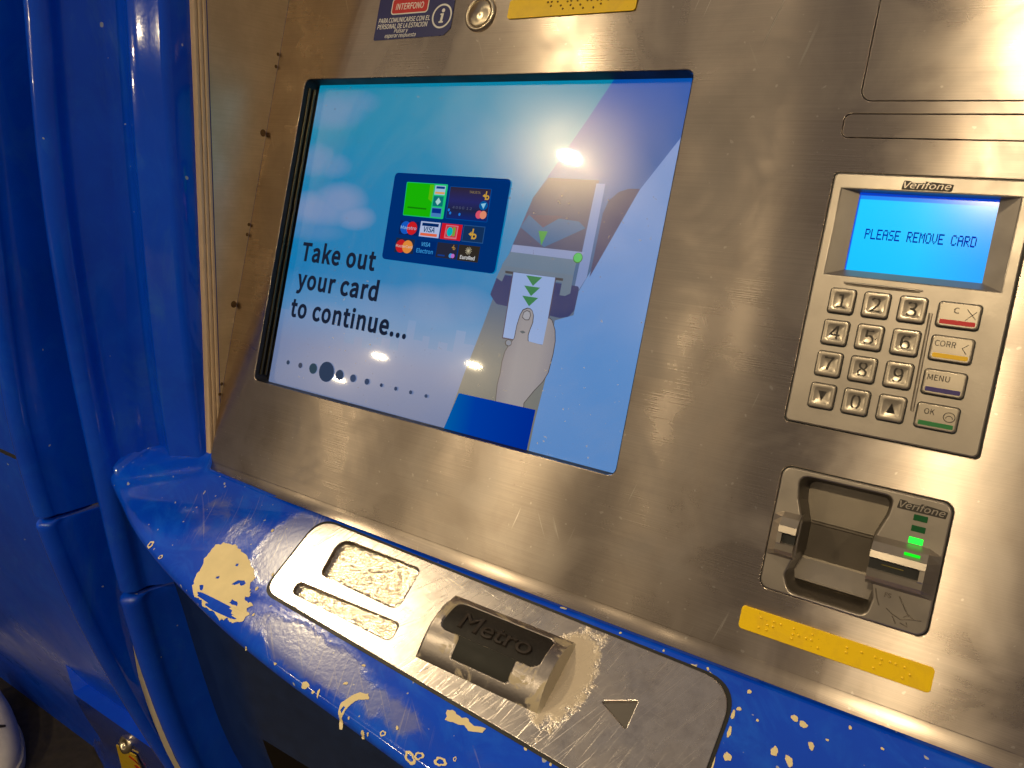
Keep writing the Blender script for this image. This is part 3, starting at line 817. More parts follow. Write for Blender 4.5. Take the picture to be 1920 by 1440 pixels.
def insert(name, v0, v1, mat, dz):
    rws = []
    for k in range(37):
        v = v0 + (v1 - v0) * k / 36; a, b = ins_edges(v)
        rws.append([((a + (b - a) * i / 16) * .001, -v * .001, .0009 + (bar_z(v) + dz) * .001) for i in range(17)])
    return link(name, grid_mesh(name, rws, True, True), L, EB, mat)
insert('emblem_insert', 25.0, 45.99, 'emblem', -.55)
insert('emblem_tab', 46.05, 58.5, 'emblem_tab', -.75)
tx = text_mesh('Metro', .0145, .2705, -.0415, 0, align='CENTER', bold=.00045, extr=.0003, width=.049, font=False)
for v in tx.vertices:
    top = v.co.z > 0
    v.co.z = .0009 + (bar_z(-v.co.y * 1000) - .55 + (1.15 * (v.co.z / .0003) if top else -.1)) * .001
link('emblem_lettering', tx, L, EB, m_plain('dark_glossy_letters', (.055, .044, .038), .26, .5))

# ================================================================== TOUCH SCREEN
def ppt(x, y, z=0): return F_PANEL @ Vector((x, y, z))
SCR = thing('display_screen', ppt(.155, -.235, -.02), 'lit touch screen reading Take out your card to continue, behind glass', 'screen')
# recess walls
wall = []
fs = []
ol = mm(rr(.25, -234.75, 309.75, -.25, 5))
rws = [[(x, y, z) for x, y in ol] for z in (-.0004, -.004, -.0118)]
link('recess_wall', grid_mesh('recess_wall', rws, False, True, True), P, SCR, 'black')
ol2 = mm(rr(1.4, -234.0, 309.2, -1.0, 4.5))
for zc, x0, x1 in ((-.0052, .0004, .0016), (-.0088, .0010, .0030)):
    box('side_rail', x0, -.230, zc - .0009, x1, -.005, zc + .0009, frame=P, parent=SCR, mat='olive', bevel=.0004)
plate('surround', mm(rr(-6, -246, 318, 10, 3)), P, SCR, 'black', -.0185, -.0128)
plate('glass_pane', mm(rr(-5, -241, 315, 6, 2)), P, SCR, 'glass', -.0118, -.0108)
z0s = -.01245
lay = [0]
def zl_():
    lay[0] += 1; return z0s + .00006 * lay[0]
def m_sky():
    t = NT('screen_sky')
    o = t.new('TexCoord').outputs['Object']; sp = t.new('SeparateXYZ'); t.l.new(o, sp.inputs[0])
    y = t.ramp(sp.outputs[1], -.238, 0)
    cr = t.new('ValToRGB'); t.l.new(y, cr.inputs[0]); el = cr.color_ramp.elements
    el[0].position = 0; el[0].color = s2l((110, 128, 170)) + (1,)
    el[1].position = 1; el[1].color = s2l((0, 140, 178)) + (1,)
    for p, c in ((.16, (110, 136, 180)), (.30, (72, 140, 196)), (.40, (0, 128, 190)), (.62, (0, 132, 188)), (.85, (0, 140, 182))):
        e = el.new(p); e.color = s2l(c) + (1,)
    tot = None
    for cx, cy, rx, ry, k in ((45, -88, 26, 13, 1), (22, -96, 40, 13, 1), (62, -99, 20, 9, 1), (34, -62, 16, 9, .5), (12, -58, 20, 12, .6), (22, -20, 34, 14, .55), (45, -14, 22, 9, .45), (20, -112, 34, 8, .35), (145, -155, 34, 14, .55), (172, -150, 26, 12, .45), (110, -160, 40, 14, .4), (60, -178, 46, 12, .5), (190, -60, 20, 30, .2), (150, -40, 30, 20, .12)):
        mp = t.new('Mapping'); t.l.new(o, mp.inputs[0]); mp.vector_type = 'TEXTURE'
        mp.inputs['Location'].default_value = (cx * .001, cy * .001, 0); mp.inputs['Scale'].default_value = (rx * .001, ry * .001, 1)
        s2 = t.new('SeparateXYZ'); t.l.new(mp.outputs[0], s2.inputs[0])
        d = t.math('ADD', t.math('POWER', s2.outputs[0], 2), t.math('POWER', s2.outputs[1], 2))
        f = t.math('MULTIPLY', t.ramp(d, .15, 1.4, 1, 0), k)
        tot = f if tot is None else t.math('MAXIMUM', tot, f)
    c = t.mix(t.math('MULTIPLY', tot, .92), cr.outputs[0], s2l((120, 150, 196)))
    e = t.new('Emission', inp={'Color': c, 'Strength': .72}); t.l.new(e.outputs[0], t.out.inputs[0])
    t.m.cycles.emission_sampling = 'NONE'
    return t.m
DP = plate('display_picture', mm([(3, -239), (312, -239), (312, 3), (3, 3)]), P, SCR, m_sky(), z0s - .0001, z0s)
EM = {}
def em(rgb, k=.72):
    key = (rgb, k)
    if key not in EM: EM[key] = m_emit('screen_colour_%d' % len(EM), rgb, k)
    return EM[key]
def flat(name, pts, rgb, k=.72, r=0, parent=None):
    pts = mm(pts)
    if r: pts = rpoly(pts, r * .001)
    z = zl_()
    return plate(name, pts, P, parent or DP, em(rgb, k), z - .00002, z)
def circ(cx, cy, rx, ry=None, n=24): return [(cx + rx * math.cos(2 * math.pi * i / n), cy + (ry or rx) * math.sin(2 * math.pi * i / n)) for i in range(n)]
def stext(name, s, size, x, y, rgb, **kw):
    z = zl_(); return text(name, s, size * .001, x * .001, y * .001, z, P, DP, em(rgb), extr=.00001, **kw)
# skyline
sk = [(3, -239), (3, -176), (12, -176), (12, -170), (22, -170), (22, -181), (30, -181), (30, -172), (40, -172), (40, -184), (50, -184), (50, -176), (58, -176), (58, -186), (66, -182), (66, -178), (74, -178), (74, -192), (84, -192), (84, -186), (92, -186), (92, -193), (102, -193), (102, -189), (110, -189), (110, -183), (118, -183), (118, -190), (126, -190), (126, -178), (131, -178), (131, -167), (138, -167), (138, -180), (146, -180), (146, -176), (152, -176), (152, -184), (160, -184), (160, -178), (168, -178), (168, -183), (173, -183), (173, -168), (181, -168), (181, -176), (190, -176), (190, -239)]
def m_grad(name, stops, axis=1, k=.72):
    t = NT(name); o = t.new('TexCoord').outputs['Object']; sp = t.new('SeparateXYZ'); t.l.new(o, sp.inputs[0])
    lo, hi = stops[0][0], stops[-1][0]
    cr = t.new('ValToRGB'); t.l.new(t.ramp(sp.outputs[axis], lo * .001, hi * .001), cr.inputs[0]); el = cr.color_ramp.elements
    el[0].color = s2l(stops[0][1]) + (1,); el[1].color = s2l(stops[-1][1]) + (1,)
    for p, c in stops[1:-1]: e = el.new((p - lo) / (hi - lo)); e.color = s2l(c) + (1,)
    e = t.new('Emission', inp={'Color': cr.outputs[0], 'Strength': k}); t.l.new(e.outputs[0], t.out.inputs[0])
    t.m.cycles.emission_sampling = 'NONE'
    return t.m
z = zl_(); plate('skyline', mm(sk), P, DP, m_grad('screen_skyline', [(-239, (112, 128, 168)), (-200, (112, 132, 176)), (-166, (100, 148, 200))]), z - .00002, z)
# grey road wedge and the pale beam
z = zl_(); plate('grey_wedge', mm([(256.4, 3), (241.6, -25), (213.7, -75), (204.5, -107), (193.4, -162), (185.7, -195.6), (177.5, -239), (250, -239), (262, -150), (312, -34), (312, 3)]), P, DP, m_grad('screen_wedge', [(-239, (116, 116, 108)), (-180, (104, 112, 118)), (-120, (40, 90, 140)), (-70, (10, 90, 160)), (0, (0, 84, 178))]), z - .00002, z)
z = zl_(); plate('pale_beam', mm([(312, -22), (306.6, -32), (285.9, -66), (262.2, -122), (258.5, -131), (258, -146), (245.8, -151), (247.8, -178), (245.1, -219), (245, -239), (312, -239)]), P, DP, m_grad('screen_beam', [(-239, (90, 142, 206)), (-170, (84, 142, 208)), (-60, (112, 148, 208)), (-20, (130, 156, 214))]), z - .00002, z)
flat('window_panel', [(204.8, -107), (213.6, -75), (222, -62), (258, -62), (258, -107)], (42, 60, 108))
flat('dark_door', [(264.0, -121.6), (264.7, -82), (267, -74), (272.5, -68.4), (279, -66), (285.9, -65.8)], (44, 52, 104))
flat('white_rail', [(256.6, -64), (262.6, -64), (262.2, -121.8), (258, -131), (255.2, -128)], (112, 140, 196))
flat('large_arrow', [(208.2, -95), (213, -86.4), (249.6, -88.2), (255, -92), (228.4, -106.3)], (0, 92, 148))
flat('large_arrow_top', [(213, -86.6), (238, -85.6), (225, -94)], (60, 56, 100))
flat('green_arrow', [(222.3, -96.3), (229.0, -96.1), (226.2, -105.3)], (30, 150, 60))
flat('navy_pad', [(194.8, -141), (198, -127), (258.5, -128), (258.2, -143), (255, -147.5), (249.2, -149), (201, -146.5)], (0, 38, 104), r=2)
flat('slot_body', [(197.2, -129.5), (200, -121), (253, -121.5), (253.2, -133), (250, -135), (246, -135), (246, -127), (203.5, -126.5), (202, -131.5)], (92, 116, 142))
flat('slot_shade', [(199.5, -121), (204.5, -111.5), (253.4, -112), (253, -121.6)], (88, 118, 148))
flat('slot_top', [(204.5, -111.6), (205.2, -106.8), (258, -106.8), (253.4, -112)], (128, 148, 196))
flat('slot_mouth', [(203.2, -124.2), (246.5, -124.4), (246.5, -126), (203.6, -125.8)], (44, 50, 66))
flat('green_button', circ(253.9, -110.7, 3.3), (14, 110, 50))
flat('green_button_light', circ(253.9, -110.5, 2.8), (60, 190, 96))
flat('ticket_edge', [(209.2, -124.5), (241.6, -124.5), (242.3, -168.2), (210.4, -168)], (60, 52, 84))
flat('ticket', [(209.8, -124.5), (240.9, -124.5), (241.5, -167.4), (211.1, -167.2)], (140, 170, 222))
for k in range(3): flat('ticket_arrow', [(219.7, -125.5 - 6.6 * k), (231.6, -125.5 - 6.6 * k), (226.1, -131.6 - 6.6 * k)], (0, 122, 72))
hand = [(225.1, -145.8), (222, -147.4), (220.6, -150.9), (219.6, -158), (219.5, -166.4), (216.4, -171.5), (214.4, -176), (213.6, -183), (213.9, -190.6), (213.3, -198), (214.3, -209), (236.5, -209.2), (236, -206), (241.5, -197), (246.6, -190), (249.1, -184), (250, -172), (249.8, -163.7), (248.2, -157), (245, -151.5), (242.0, -149.3), (241.8, -167.7), (230.5, -166.8), (229.8, -163), (230.2, -159.9), (231.4, -154.6), (230.9, -150), (229.3, -147.2), (227.6, -146)]
flat('hand_outline', hand, (48, 50, 64), r=1.2)
cxh, cyh = 228, -180
hin = [(x + (.55 if x < 226 else -.55) * (1 if abs(x - 228) > 1.5 else 0), y + (-.5 if y > -150 else .0)) for x, y in hand]
hin = [(min(x, 241.5) if False else x, y) for x, y in hin]
z = zl_(); plate('hand_fill', rpoly(mm(hin), .0012), P, DP, m_grad('screen_skin', [(213, (120, 120, 136)), (224, (146, 144, 152)), (240, (150, 146, 152)), (250, (134, 132, 144))], 0), z - .00002, z)
flat('thumb_nail_outline', [(222.6, -152.6), (223.0, -149), (225.2, -147.4), (227.8, -148), (228.9, -150.4), (228.2, -153.6), (225.4, -154)], (56, 58, 72), r=.8)
flat('thumb_nail', [(223.1, -152.2), (223.5, -149.3), (225.4, -147.9), (227.5, -148.5), (228.4, -150.5), (227.8, -153.1), (225.4, -153.5)], (158, 160, 172), r=.8)
flat('knuckle_mark', [(222.6, -161.6), (225.2, -160.7), (227.8, -161.6), (225.2, -162.7)], (70, 86, 100), r=.5)
flat('finger_tip_outline', circ(216.2, -170.2, 2.6, 2.2), (56, 58, 72)); flat('finger_tip', circ(216.4, -170.1, 2.0, 1.7), (146, 148, 158))
z = zl_(); plate('blue_cuff', mm([(185.4, -209.2), (245.1, -208.5), (244.2, -239), (177.4, -239)]), P, DP, m_grad('screen_cuff', [(177, (0, 96, 170)), (200, (0, 60, 164)), (245, (0, 44, 150))], 0), z - .00002, z)
# message
stext('message_text', 'Take out', 18.2, 16.8, -136.2, (26, 34, 54), width=.0760, bold=.00068, spacing=1.05)
stext('message_text', 'your card', 18.2, 17.2, -157.6, (26, 34, 54), width=.0830, bold=.00068, spacing=1.05)
stext('message_text', 'to continue...', 18.2, 15.6, -180.2, (26, 34, 54), width=.1170, bold=.00068, spacing=1.05)
for (x, r, c) in ((22.7, 1.7, (52, 66, 90)), (36.3, 2.1, (66, 72, 92)), (50.2, 4.0, (50, 70, 86)), (64.3, 7.6, (48, 62, 88)), (77.8, 3.8, (54, 66, 88)), (91.4, 2.8, (60, 74, 104)), (105.1, 2.2, (56, 70, 100)), (118.9, 1.3, (50, 62, 92)), (132.4, 1.4, (56, 68, 98)), (146.0, 1.4, (56, 70, 100)), (159.7, 1.3, (60, 74, 104))):
    flat('progress_dot', circ(x, -216.3, r), c)
# panel of card logos
flat('logo_panel', [(97.0, -64.9), (196.0, -64.9), (196.4, -127.4), (98.6, -127.2)], (0, 48, 116), r=3.5)
flat('green_card_edge', [(109.2, -71), (145.8, -71), (146.8, -95), (110.9, -94.8)], (30, 196, 120), r=1)
flat('green_card', [(109.8, -71.4), (134.2, -71.4), (135, -94.4), (111.2, -94.4)], (26, 182, 6), r=.6)
flat('green_card_glow', [(130.5, -72), (134.2, -72), (134.8, -84), (131, -82)], (90, 188, 10))
flat('green_card_line', [(114, -88.3), (131, -88.5), (131, -89.6), (114, -89.4)], (18, 130, 10))
flat('mini_logo', [(135.4, -72.2), (144.4, -72.2), (144.6, -78.6), (135.6, -78.6)], (160, 196, 220)); flat('mini_stripe', [(136.4, -72.8), (143.8, -72.8), (143.8, -74.4), (136.5, -74.4)], (10, 60, 140)); flat('mini_stripe', [(136.2, -76.6), (144.4, -76.6), (144.4, -78), (136.3, -78)], (222, 160, 90))
flat('mini_logo', [(135.8, -79.6), (144.3, -79.6), (144.6, -86.6), (136, -86.6)], (10, 118, 120)); flat('mini_bird', [(138, -83.6), (140.2, -80.6), (142.6, -83.4), (140.2, -85.8)], (170, 216, 214))
flat('mini_logo', [(136, -87.6), (144.6, -87.6), (144.9, -94), (136.3, -94)], (70, 128, 190)); flat('mini_stripe', [(136.4, -88.2), (144.2, -88.2), (144.4, -91.4), (136.6, -91.4)], (6, 48, 140))
flat('dark_card_edge', [(148.2, -72.2), (182.9, -72.2), (184, -94.6), (149, -94.6)], (0, 72, 150), r=1)
z = zl_(); plate('dark_card', mm([(148.9, -72.6), (182.3, -72.6), (183.3, -94.1), (149.7, -94.1)]), P, DP, m_grad('screen_card', [(-95, (12, 40, 120)), (-88, (34, 38, 70)), (-82, (40, 42, 104)), (-72, (50, 40, 50))]), z - .00002, z)
def fourb(x, y, s, c=(206, 160, 60)):
    flat('gold_mark', [(x - 1.9 * s, y - .2 * s), (x - .6 * s, y + .9 * s), (x - .6 * s, y - .9 * s)], c)
    flat('gold_mark', [(x - .9 * s, y + .1 * s), (x + .4 * s, y + .1 * s), (x + .4 * s, y - .5 * s), (x - .9 * s, y - .5 * s)], c)
    flat('gold_mark', [(x - .3 * s, y + 2.0 * s), (x + .3 * s, y + 2.0 * s), (x + .3 * s, y - 2.0 * s), (x - .3 * s, y - 2.0 * s)], c)
    flat('gold_mark', circ(x + .9 * s, y - .9 * s, 1.1 * s), c); flat('gold_mark_eye', circ(x + .9 * s, y - .9 * s, .5 * s), (30, 40, 66))
fourb(179.2, -77.0, 1.45)
stext('card_name', 'TARJETA', 2.2, 165.5, -76.2, (150, 130, 80), width=.009)
flat('card_emblem', circ(178.8, -83.8, 3.4, 3.0), (0, 90, 160)); flat('card_emblem_mark', [(176.6, -82.8), (180.6, -82), (179.2, -86)], (140, 200, 226))
flat('card_disc', circ(176.6, -90, 2.7), (220, 84, 110)); flat('card_disc', circ(180, -90, 2.7), (226, 140, 110))
stext('card_digits', '4 0 0 0  1 2', 2.4, 154, -87.4, (86, 92, 120), width=.016)
for x, y in ((151.4, -88.6), (153, -90.6), (161, -91)): flat('card_glint', circ(x, y, .9, 1.0), (30, 120, 220))
def cell(k, row): return 111.2 + 18.65 * k, (-98.0 if row == 0 else -111.4)
x, y = cell(0, 0); flat('logo_tile', [(x, y - .8), (x + 17, y - .8), (x + 17.2, y - 10.6), (x + .3, y - 10.6)], (14, 34, 88)); flat('blue_disc', circ(x + 5.6, y - 5.6, 4.6), (20, 90, 196)); flat('red_disc', circ(x + 11.4, y - 5.6, 4.6), (206, 30, 36)); stext('logo_name', 'Maestro', 3.0, x + 1.4, y - 6.6, (150, 196, 224), width=.0140)
x, y = cell(1, 0); flat('logo_tile', [(x, y), (x + 17.2, y), (x + 17.4, y - 10.6), (x + .2, y - 10.6)], (176, 190, 226)); flat('navy_stripe', [(x + 1.4, y - .9), (x + 15.8, y - .9), (x + 15.8, y - 3.1), (x + 1.5, y - 3.1)], (0, 40, 100)); stext('logo_name', 'VISA', 4.8, x + 3.4, y - 7.1, (10, 66, 106), width=.0098, bold=.00012, shear=.15); flat('orange_stripe', [(x + 1.2, y - 8), (x + 15.8, y - 8), (x + 15.9, y - 9.9), (x + 1.3, y - 9.9)], (226, 104, 70))
x, y = cell(2, 0); flat('logo_tile', [(x, y), (x + 17.2, y), (x + 17.4, y - 10.8), (x + .2, y - 10.8)], (206, 22, 40)); flat('logo_frame', [(x + 3.6, y - .9), (x + 14, y - .9), (x + 14, y - 10), (x + 3.6, y - 10)], (214, 116, 130)); flat('logo_field', [(x + 4.4, y - 1.6), (x + 13.2, y - 1.6), (x + 13.2, y - 9), (x + 4.4, y - 9)], (196, 60, 76)); flat('teal_shape', circ(x + 7.6, y - 5.4, 2.5, 3.2), (0, 178, 186)); flat('green_shape', [(x + 10, y - 2), (x + 12.2, y - 2.4), (x + 12.2, y - 8), (x + 10, y - 8.2)], (120, 160, 60))
x, y = cell(3, 0); flat('logo_tile_edge', [(x - .2, y + .2), (x + 17.2, y + .2), (x + 17.6, y - 11), (x + .2, y - 11)], (40, 84, 140)); flat('logo_tile', [(x + .3, y - .3), (x + 16.7, y - .3), (x + 17, y - 10.5), (x + .6, y - 10.5)], (20, 50, 92)); fourb(x + 8.2, y - 5.4, 1.75)
x, y = cell(0, 1); flat('logo_tile', [(x, y), (x + 17, y), (x + 17.2, y - 10.2), (x + .3, y - 10.2)], (30, 42, 70)); flat('red_disc', circ(x + 5.4, y - 5.6, 4.6), (198, 30, 36)); flat('orange_disc', circ(x + 11.4, y - 5.6, 4.6), (226, 140, 60)); stext('logo_name', 'MasterCard', 2.6, x + 1.0, y - 6.5, (216, 196, 190), width=.0150)
x, y = cell(1, 1); flat('logo_tile', [(x, y), (x + 17.2, y), (x + 17.4, y - 9.8), (x + .2, y - 9.8)], (0, 42, 110)); stext('logo_name', 'VISA', 3.6, x + 4.8, y - 3.8, (60, 150, 210), width=.0078, bold=.0001, shear=.15); stext('logo_name', 'Electron', 3.8, x + 1.4, y - 8.6, (50, 140, 206), width=.0146, bold=.0001)
x, y = cell(2, 1); flat('logo_tile', [(x, y), (x + 17.2, y), (x + 17.4, y - 10.3), (x + .2, y - 10.3)], (38, 40, 60)); fourb(x + 14, y - 2.4, .85, (170, 130, 60)); flat('blue_streak', [(x + 2, y - 8.2), (x + 8, y - 8.2), (x + 8, y - 9.2), (x + 2, y - 9.2)], (20, 60, 140)); flat('lilac_disc', circ(x + 13, y - 8.2, 1.6), (70, 150, 220)); flat('lilac_disc', circ(x + 14.8, y - 8.2, 1.5), (190, 110, 200))
x, y = cell(3, 1); flat('logo_tile', [(x, y), (x + 17, y), (x + 17.2, y - 10.6), (x + .2, y - 10.6)], (48, 42, 36))
for k in range(6):
    a = math.pi * k / 6; flat('star_ray', [(x + 8.4 + 2.6 * math.cos(a) - .16 * math.sin(a), y - 3.6 + 2.6 * math.sin(a) + .16 * math.cos(a)), (x + 8.4 - 2.6 * math.cos(a) - .16 * math.sin(a), y - 3.6 - 2.6 * math.sin(a) + .16 * math.cos(a)), (x + 8.4 - 2.6 * math.cos(a) + .16 * math.sin(a), y - 3.6 - 2.6 * math.sin(a) - .16 * math.cos(a)), (x + 8.4 + 2.6 * math.cos(a) + .16 * math.sin(a), y - 3.6 + 2.6 * math.sin(a) - .16 * math.cos(a))], (190, 180, 150))
stext('logo_name', 'EuroRed', 3.2, x + 2.6, y - 9.4, (206, 206, 206), width=.0120, bold=.0001)

# ================================================================== PIN PAD
PP = thing('pin_pad', ppt(.439, -.183, 0), 'grey metal keypad terminal with a lit blue display reading PLEASE REMOVE CARD', 'keypad')
plate('seam', mm(rr(394.9, -184.0, 483.6, -54.0, 2.4)), P, PP, 'black', -.004, -.0004, 0, (mm(rr(399, -180, 480, -58, 1)),))
bez_o = (400.6, -106.4, 477.5, -63.0); bez_i = (408.8, -102.6, 469.4, -63.3)
plate('body', mm(rr(396.1, -182.9, 482.4, -55.2, 2.4)), P, PP, 'cast', -.004, .0016, .0007, (mm([(bez_o[0], bez_o[1]), (bez_o[2], bez_o[1]), (bez_o[2], bez_o[3]), (bez_o[0], bez_o[3])]),))
zo_, zi = .0014, -.0032
o = [(bez_o[0], bez_o[1], zo_), (bez_o[2], bez_o[1], zo_), (bez_o[2], bez_o[3], zo_), (bez_o[0], bez_o[3], zo_)]
i_ = [(bez_i[0], bez_i[1], zi), (bez_i[2], bez_i[1], zi), (bez_i[2], bez_i[3], zi), (bez_i[0], bez_i[3], zi)]
vv = [(a * .001, b * .001, c) for a, b, c in o + i_]
link('bezel', mesh('bezel', vv, [(k, (k + 1) % 4, (k + 1) % 4 + 4, k + 4) for k in range(4)]), P, PP, 'cast')
def m_lcd():
    t = NT('lit_blue_display')
    sp = t.new('SeparateXYZ'); t.l.new(t.new('TexCoord').outputs['Object'], sp.inputs[0])
    c = t.mix(t.ramp(sp.outputs[1], -.1026, -.0633), s2l((0, 190, 255)), s2l((0, 200, 255)))
    c = t.mix(t.ramp(sp.outputs[0], .44, .4695), c, s2l((0, 160, 255)))
    c = t.mix(t.ramp(sp.outputs[1], -.0668, -.0664), c, s2l((0, 130, 240)))
    c = t.mix(t.ramp(sp.outputs[0], .4092, .4098, 1, 0), c, s2l((0, 70, 220)))
    c = t.mix(t.ramp(sp.outputs[1], -.0648, -.0646), c, s2l((0, 60, 190)))
    p = t.bsdf(Base_Color=(.0, .01, .04), Roughness=.12, Emission_Color=c, Emission_Strength=.84)
    return t.m
DS = plate('display', mm([(bez_i[0] - .2, bez_i[1] - .2), (bez_i[2] + .2, bez_i[1] - .2), (bez_i[2] + .2, bez_i[3] + .2), (bez_i[0] - .2, bez_i[3] + .2)]), P, PP, m_lcd(), -.0045, -.0033)
# dot matrix lettering
GL = {'P': '11110 10001 10001 11110 10000 10000 10000', 'L': '10000 10000 10000 10000 10000 10000 11111', 'E': '11111 10000 10000 11110 10000 10000 11111', 'A': '01110 10001 10001 11111 10001 10001 10001', 'S': '01111 10000 10000 01110 00001 00001 11110',
      'R': '11110 10001 10001 11110 10100 10010 10001', 'M': '10001 11011 10101 10101 10001 10001 10001', 'O': '01110 10001 10001 10001 10001 10001 01110', 'V': '10001 10001 10001 10001 10001 01010 00100', 'C': '01110 10001 10000 10000 10000 10001 01110', 'D': '11110 10001 10001 10001 10001 10001 11110'}
vs, fs = [], []
msg = 'PLEASE REMOVE CARD'; pitch = 48.6 / (len(msg) * 6 - 1); ph = 5.1 / 7
for n_, chh in enumerate(msg):
    if chh == ' ': continue
    for r_, rw in enumerate(GL[chh].split()):
        for c_, bit in enumerate(rw):
            if bit == '1':
                x0 = 415.0 + pitch * (n_ * 6 + c_); y0 = -81.2 - ph * r_; k = len(vs)
                vs += [(x0, y0 - ph), (x0 + pitch * 1.02, y0 - ph), (x0 + pitch * 1.02, y0), (x0, y0)]; fs.append((k, k + 1, k + 2, k + 3))
link('display_text', mesh('display_text', [(x * .001, y * .001, -.00318) for x, y in vs], fs), P, DS, m_emit('display_ink', (10, 40, 190), .6))
# maker's name: pale letters in a dark outlined field
def logo(x0, x1, yb, size, z, parent):
    w = (x1 - x0) * .001
    plate('logo_field', mm(rpoly([(x0 - .9, yb - .8), (x1 + .5, yb - .8), (x1 + 1.0, yb + 2.6), (x0 + 9.4, yb + 3.6), (x0 + 8, yb + 2.7), (x0 + 3.4, yb + 2.7), (x0 + 2.9, yb + 3.5), (x0 - .2, yb + 3.6)], .5, 3)), P, parent, 'ink', z + .00002, z + .00008)
    text('logo_lettering', 'Verifone', size, x0 * .001, yb * .001, z + .00014, P, parent, 'cast', bold=.00004, shear=.22, width=w)
logo(428.4, 448.8, -61.3, .0042, .0016, PP)
# raised ridges
link('ridge', tube_mesh('ridge', mm([(451.6, -120, 1.6), (452.0, -143, 1.9), (452.4, -167, 1.6)]), .0007, 8), P, PP, 'cast')
link('ridge', tube_mesh('ridge', mm([(451.0, -120, 1.3), (451.4, -143, 1.4), (451.8, -167, 1.3)]), .0006, 8), P, PP, 'castdark')
link('ridge', tube_mesh('ridge', mm([(410.6, -109.9, 1.3), (428, -109.9, 1.9), (446.2, -109.9, 1.3)]), .0006, 8), P, PP, 'cast')
link('ridge', tube_mesh('ridge', mm([(411.6, -110.8, 1.2), (428, -110.8, 1.5), (445.2, -110.8, 1.2)]), .0005, 8), P, PP, 'castdark')
ZK = .0016
def dish(x, y): # mm from key centre
    r2 = (x * x + y * y) / 5.0 ** 2
    return -.65 * max(0, 1 - r2)
def key_mesh(w, h, dished):
    ol_ = rr(-w / 2, -h / 2, w / 2, h / 2, 1.5, 7)
    rws = [[(p[0] * q * .001, p[1] * q * .001, zz * .001) for p in ol_] for q, zz in ((1.0, -1.2), (1.0, 1.3), (.985, 1.75), (.94, 2.0), (.90, 2.05))]
    for q in (5.0, 4.85, 4.5, 4.0, 3.5, 2.8, 2.1, 1.4, .7, .02):
        row = []
        for p in ol_:
            a = math.atan2(p[1], p[0]); x, y = q * math.cos(a), q * math.sin(a)
            if not dished: x, y = p[0] * .9 * q / 5, p[1] * .9 * q / 5
            row.append((x * .001, y * .001, (2.05 + (dish(x, y) if dished else 0)) * .001))
        rws.append(row)
    return grid_mesh('key', rws, True, False, True)
KM = key_mesh(11.6, 12.2, True); KM.materials.append(MAT['key'])
FM = key_mesh(17.3, 11.6, False); FM.materials.append(MAT['key'])
KS = plate_mesh('key_seam', mm(rr(-6.35, -6.85, 6.35, 6.5, 1.9, 5)), (), 0, .00012); KS.materials.append(MAT['black'])
FS = plate_mesh('key_seam', mm(rr(-9.2, -6.5, 9.2, 6.2, 1.9, 5)), (), 0, .00012); FS.materials.append(MAT['black'])
def key_at(x, y, lab, fn=False):
    fr = P @ Matrix.Translation((x * .001, y * .001, ZK))
    k = link('key', FM if fn else KM, fr, PP, None, label=lab)
    link('key_seam', FS if fn else KS, fr, k)
    return k, fr
cols = (411.6, 427.4, 443.4); rws_ = (-119.3, -135.3, -151.3, -167.6)
for r_, row in enumerate(('123', '456', '789', 'd0u')):
    for c_, chh in enumerate(row):
        k, fr = key_at(cols[c_], rws_[r_], {'d': 'down arrow key', 'u': 'up arrow key'}.get(chh, 'number %s key' % chh))
        if chh in 'du':
            s = 1 if chh == 'u' else -1
            me = plate_mesh('arrow', mm([(-2.0, -2.4 * s), (2.0, -2.4 * s), (0, 2.6 * s)]), (), 0, .00008)
        else:
            me = text_mesh(chh, .0096, 0, -.0035, 0, align='CENTER', bold=.00006, extr=.00003)
        bm = bmesh.new(); bm.from_mesh(me)
        bmesh.ops.subdivide_edges(bm, edges=[e for e in bm.edges if e.calc_length() > .0012], cuts=2)
        bm.to_mesh(me); bm.free()
        for v in me.vertices: v.co.z = (2.05 + dish(v.co.x * 1000, v.co.y * 1000) + (.12 if v.co.z >= 0 else .06)) * .001
        link('key_symbol', me, fr, k, 'ink')
        if chh == '5': link('tactile_dot', lathe('tactile_dot', [(.0006, 0), (.0004, .0004), (.0001, .0005)], 10, (.0032, -.0004, .0017)), fr, k, 'key')
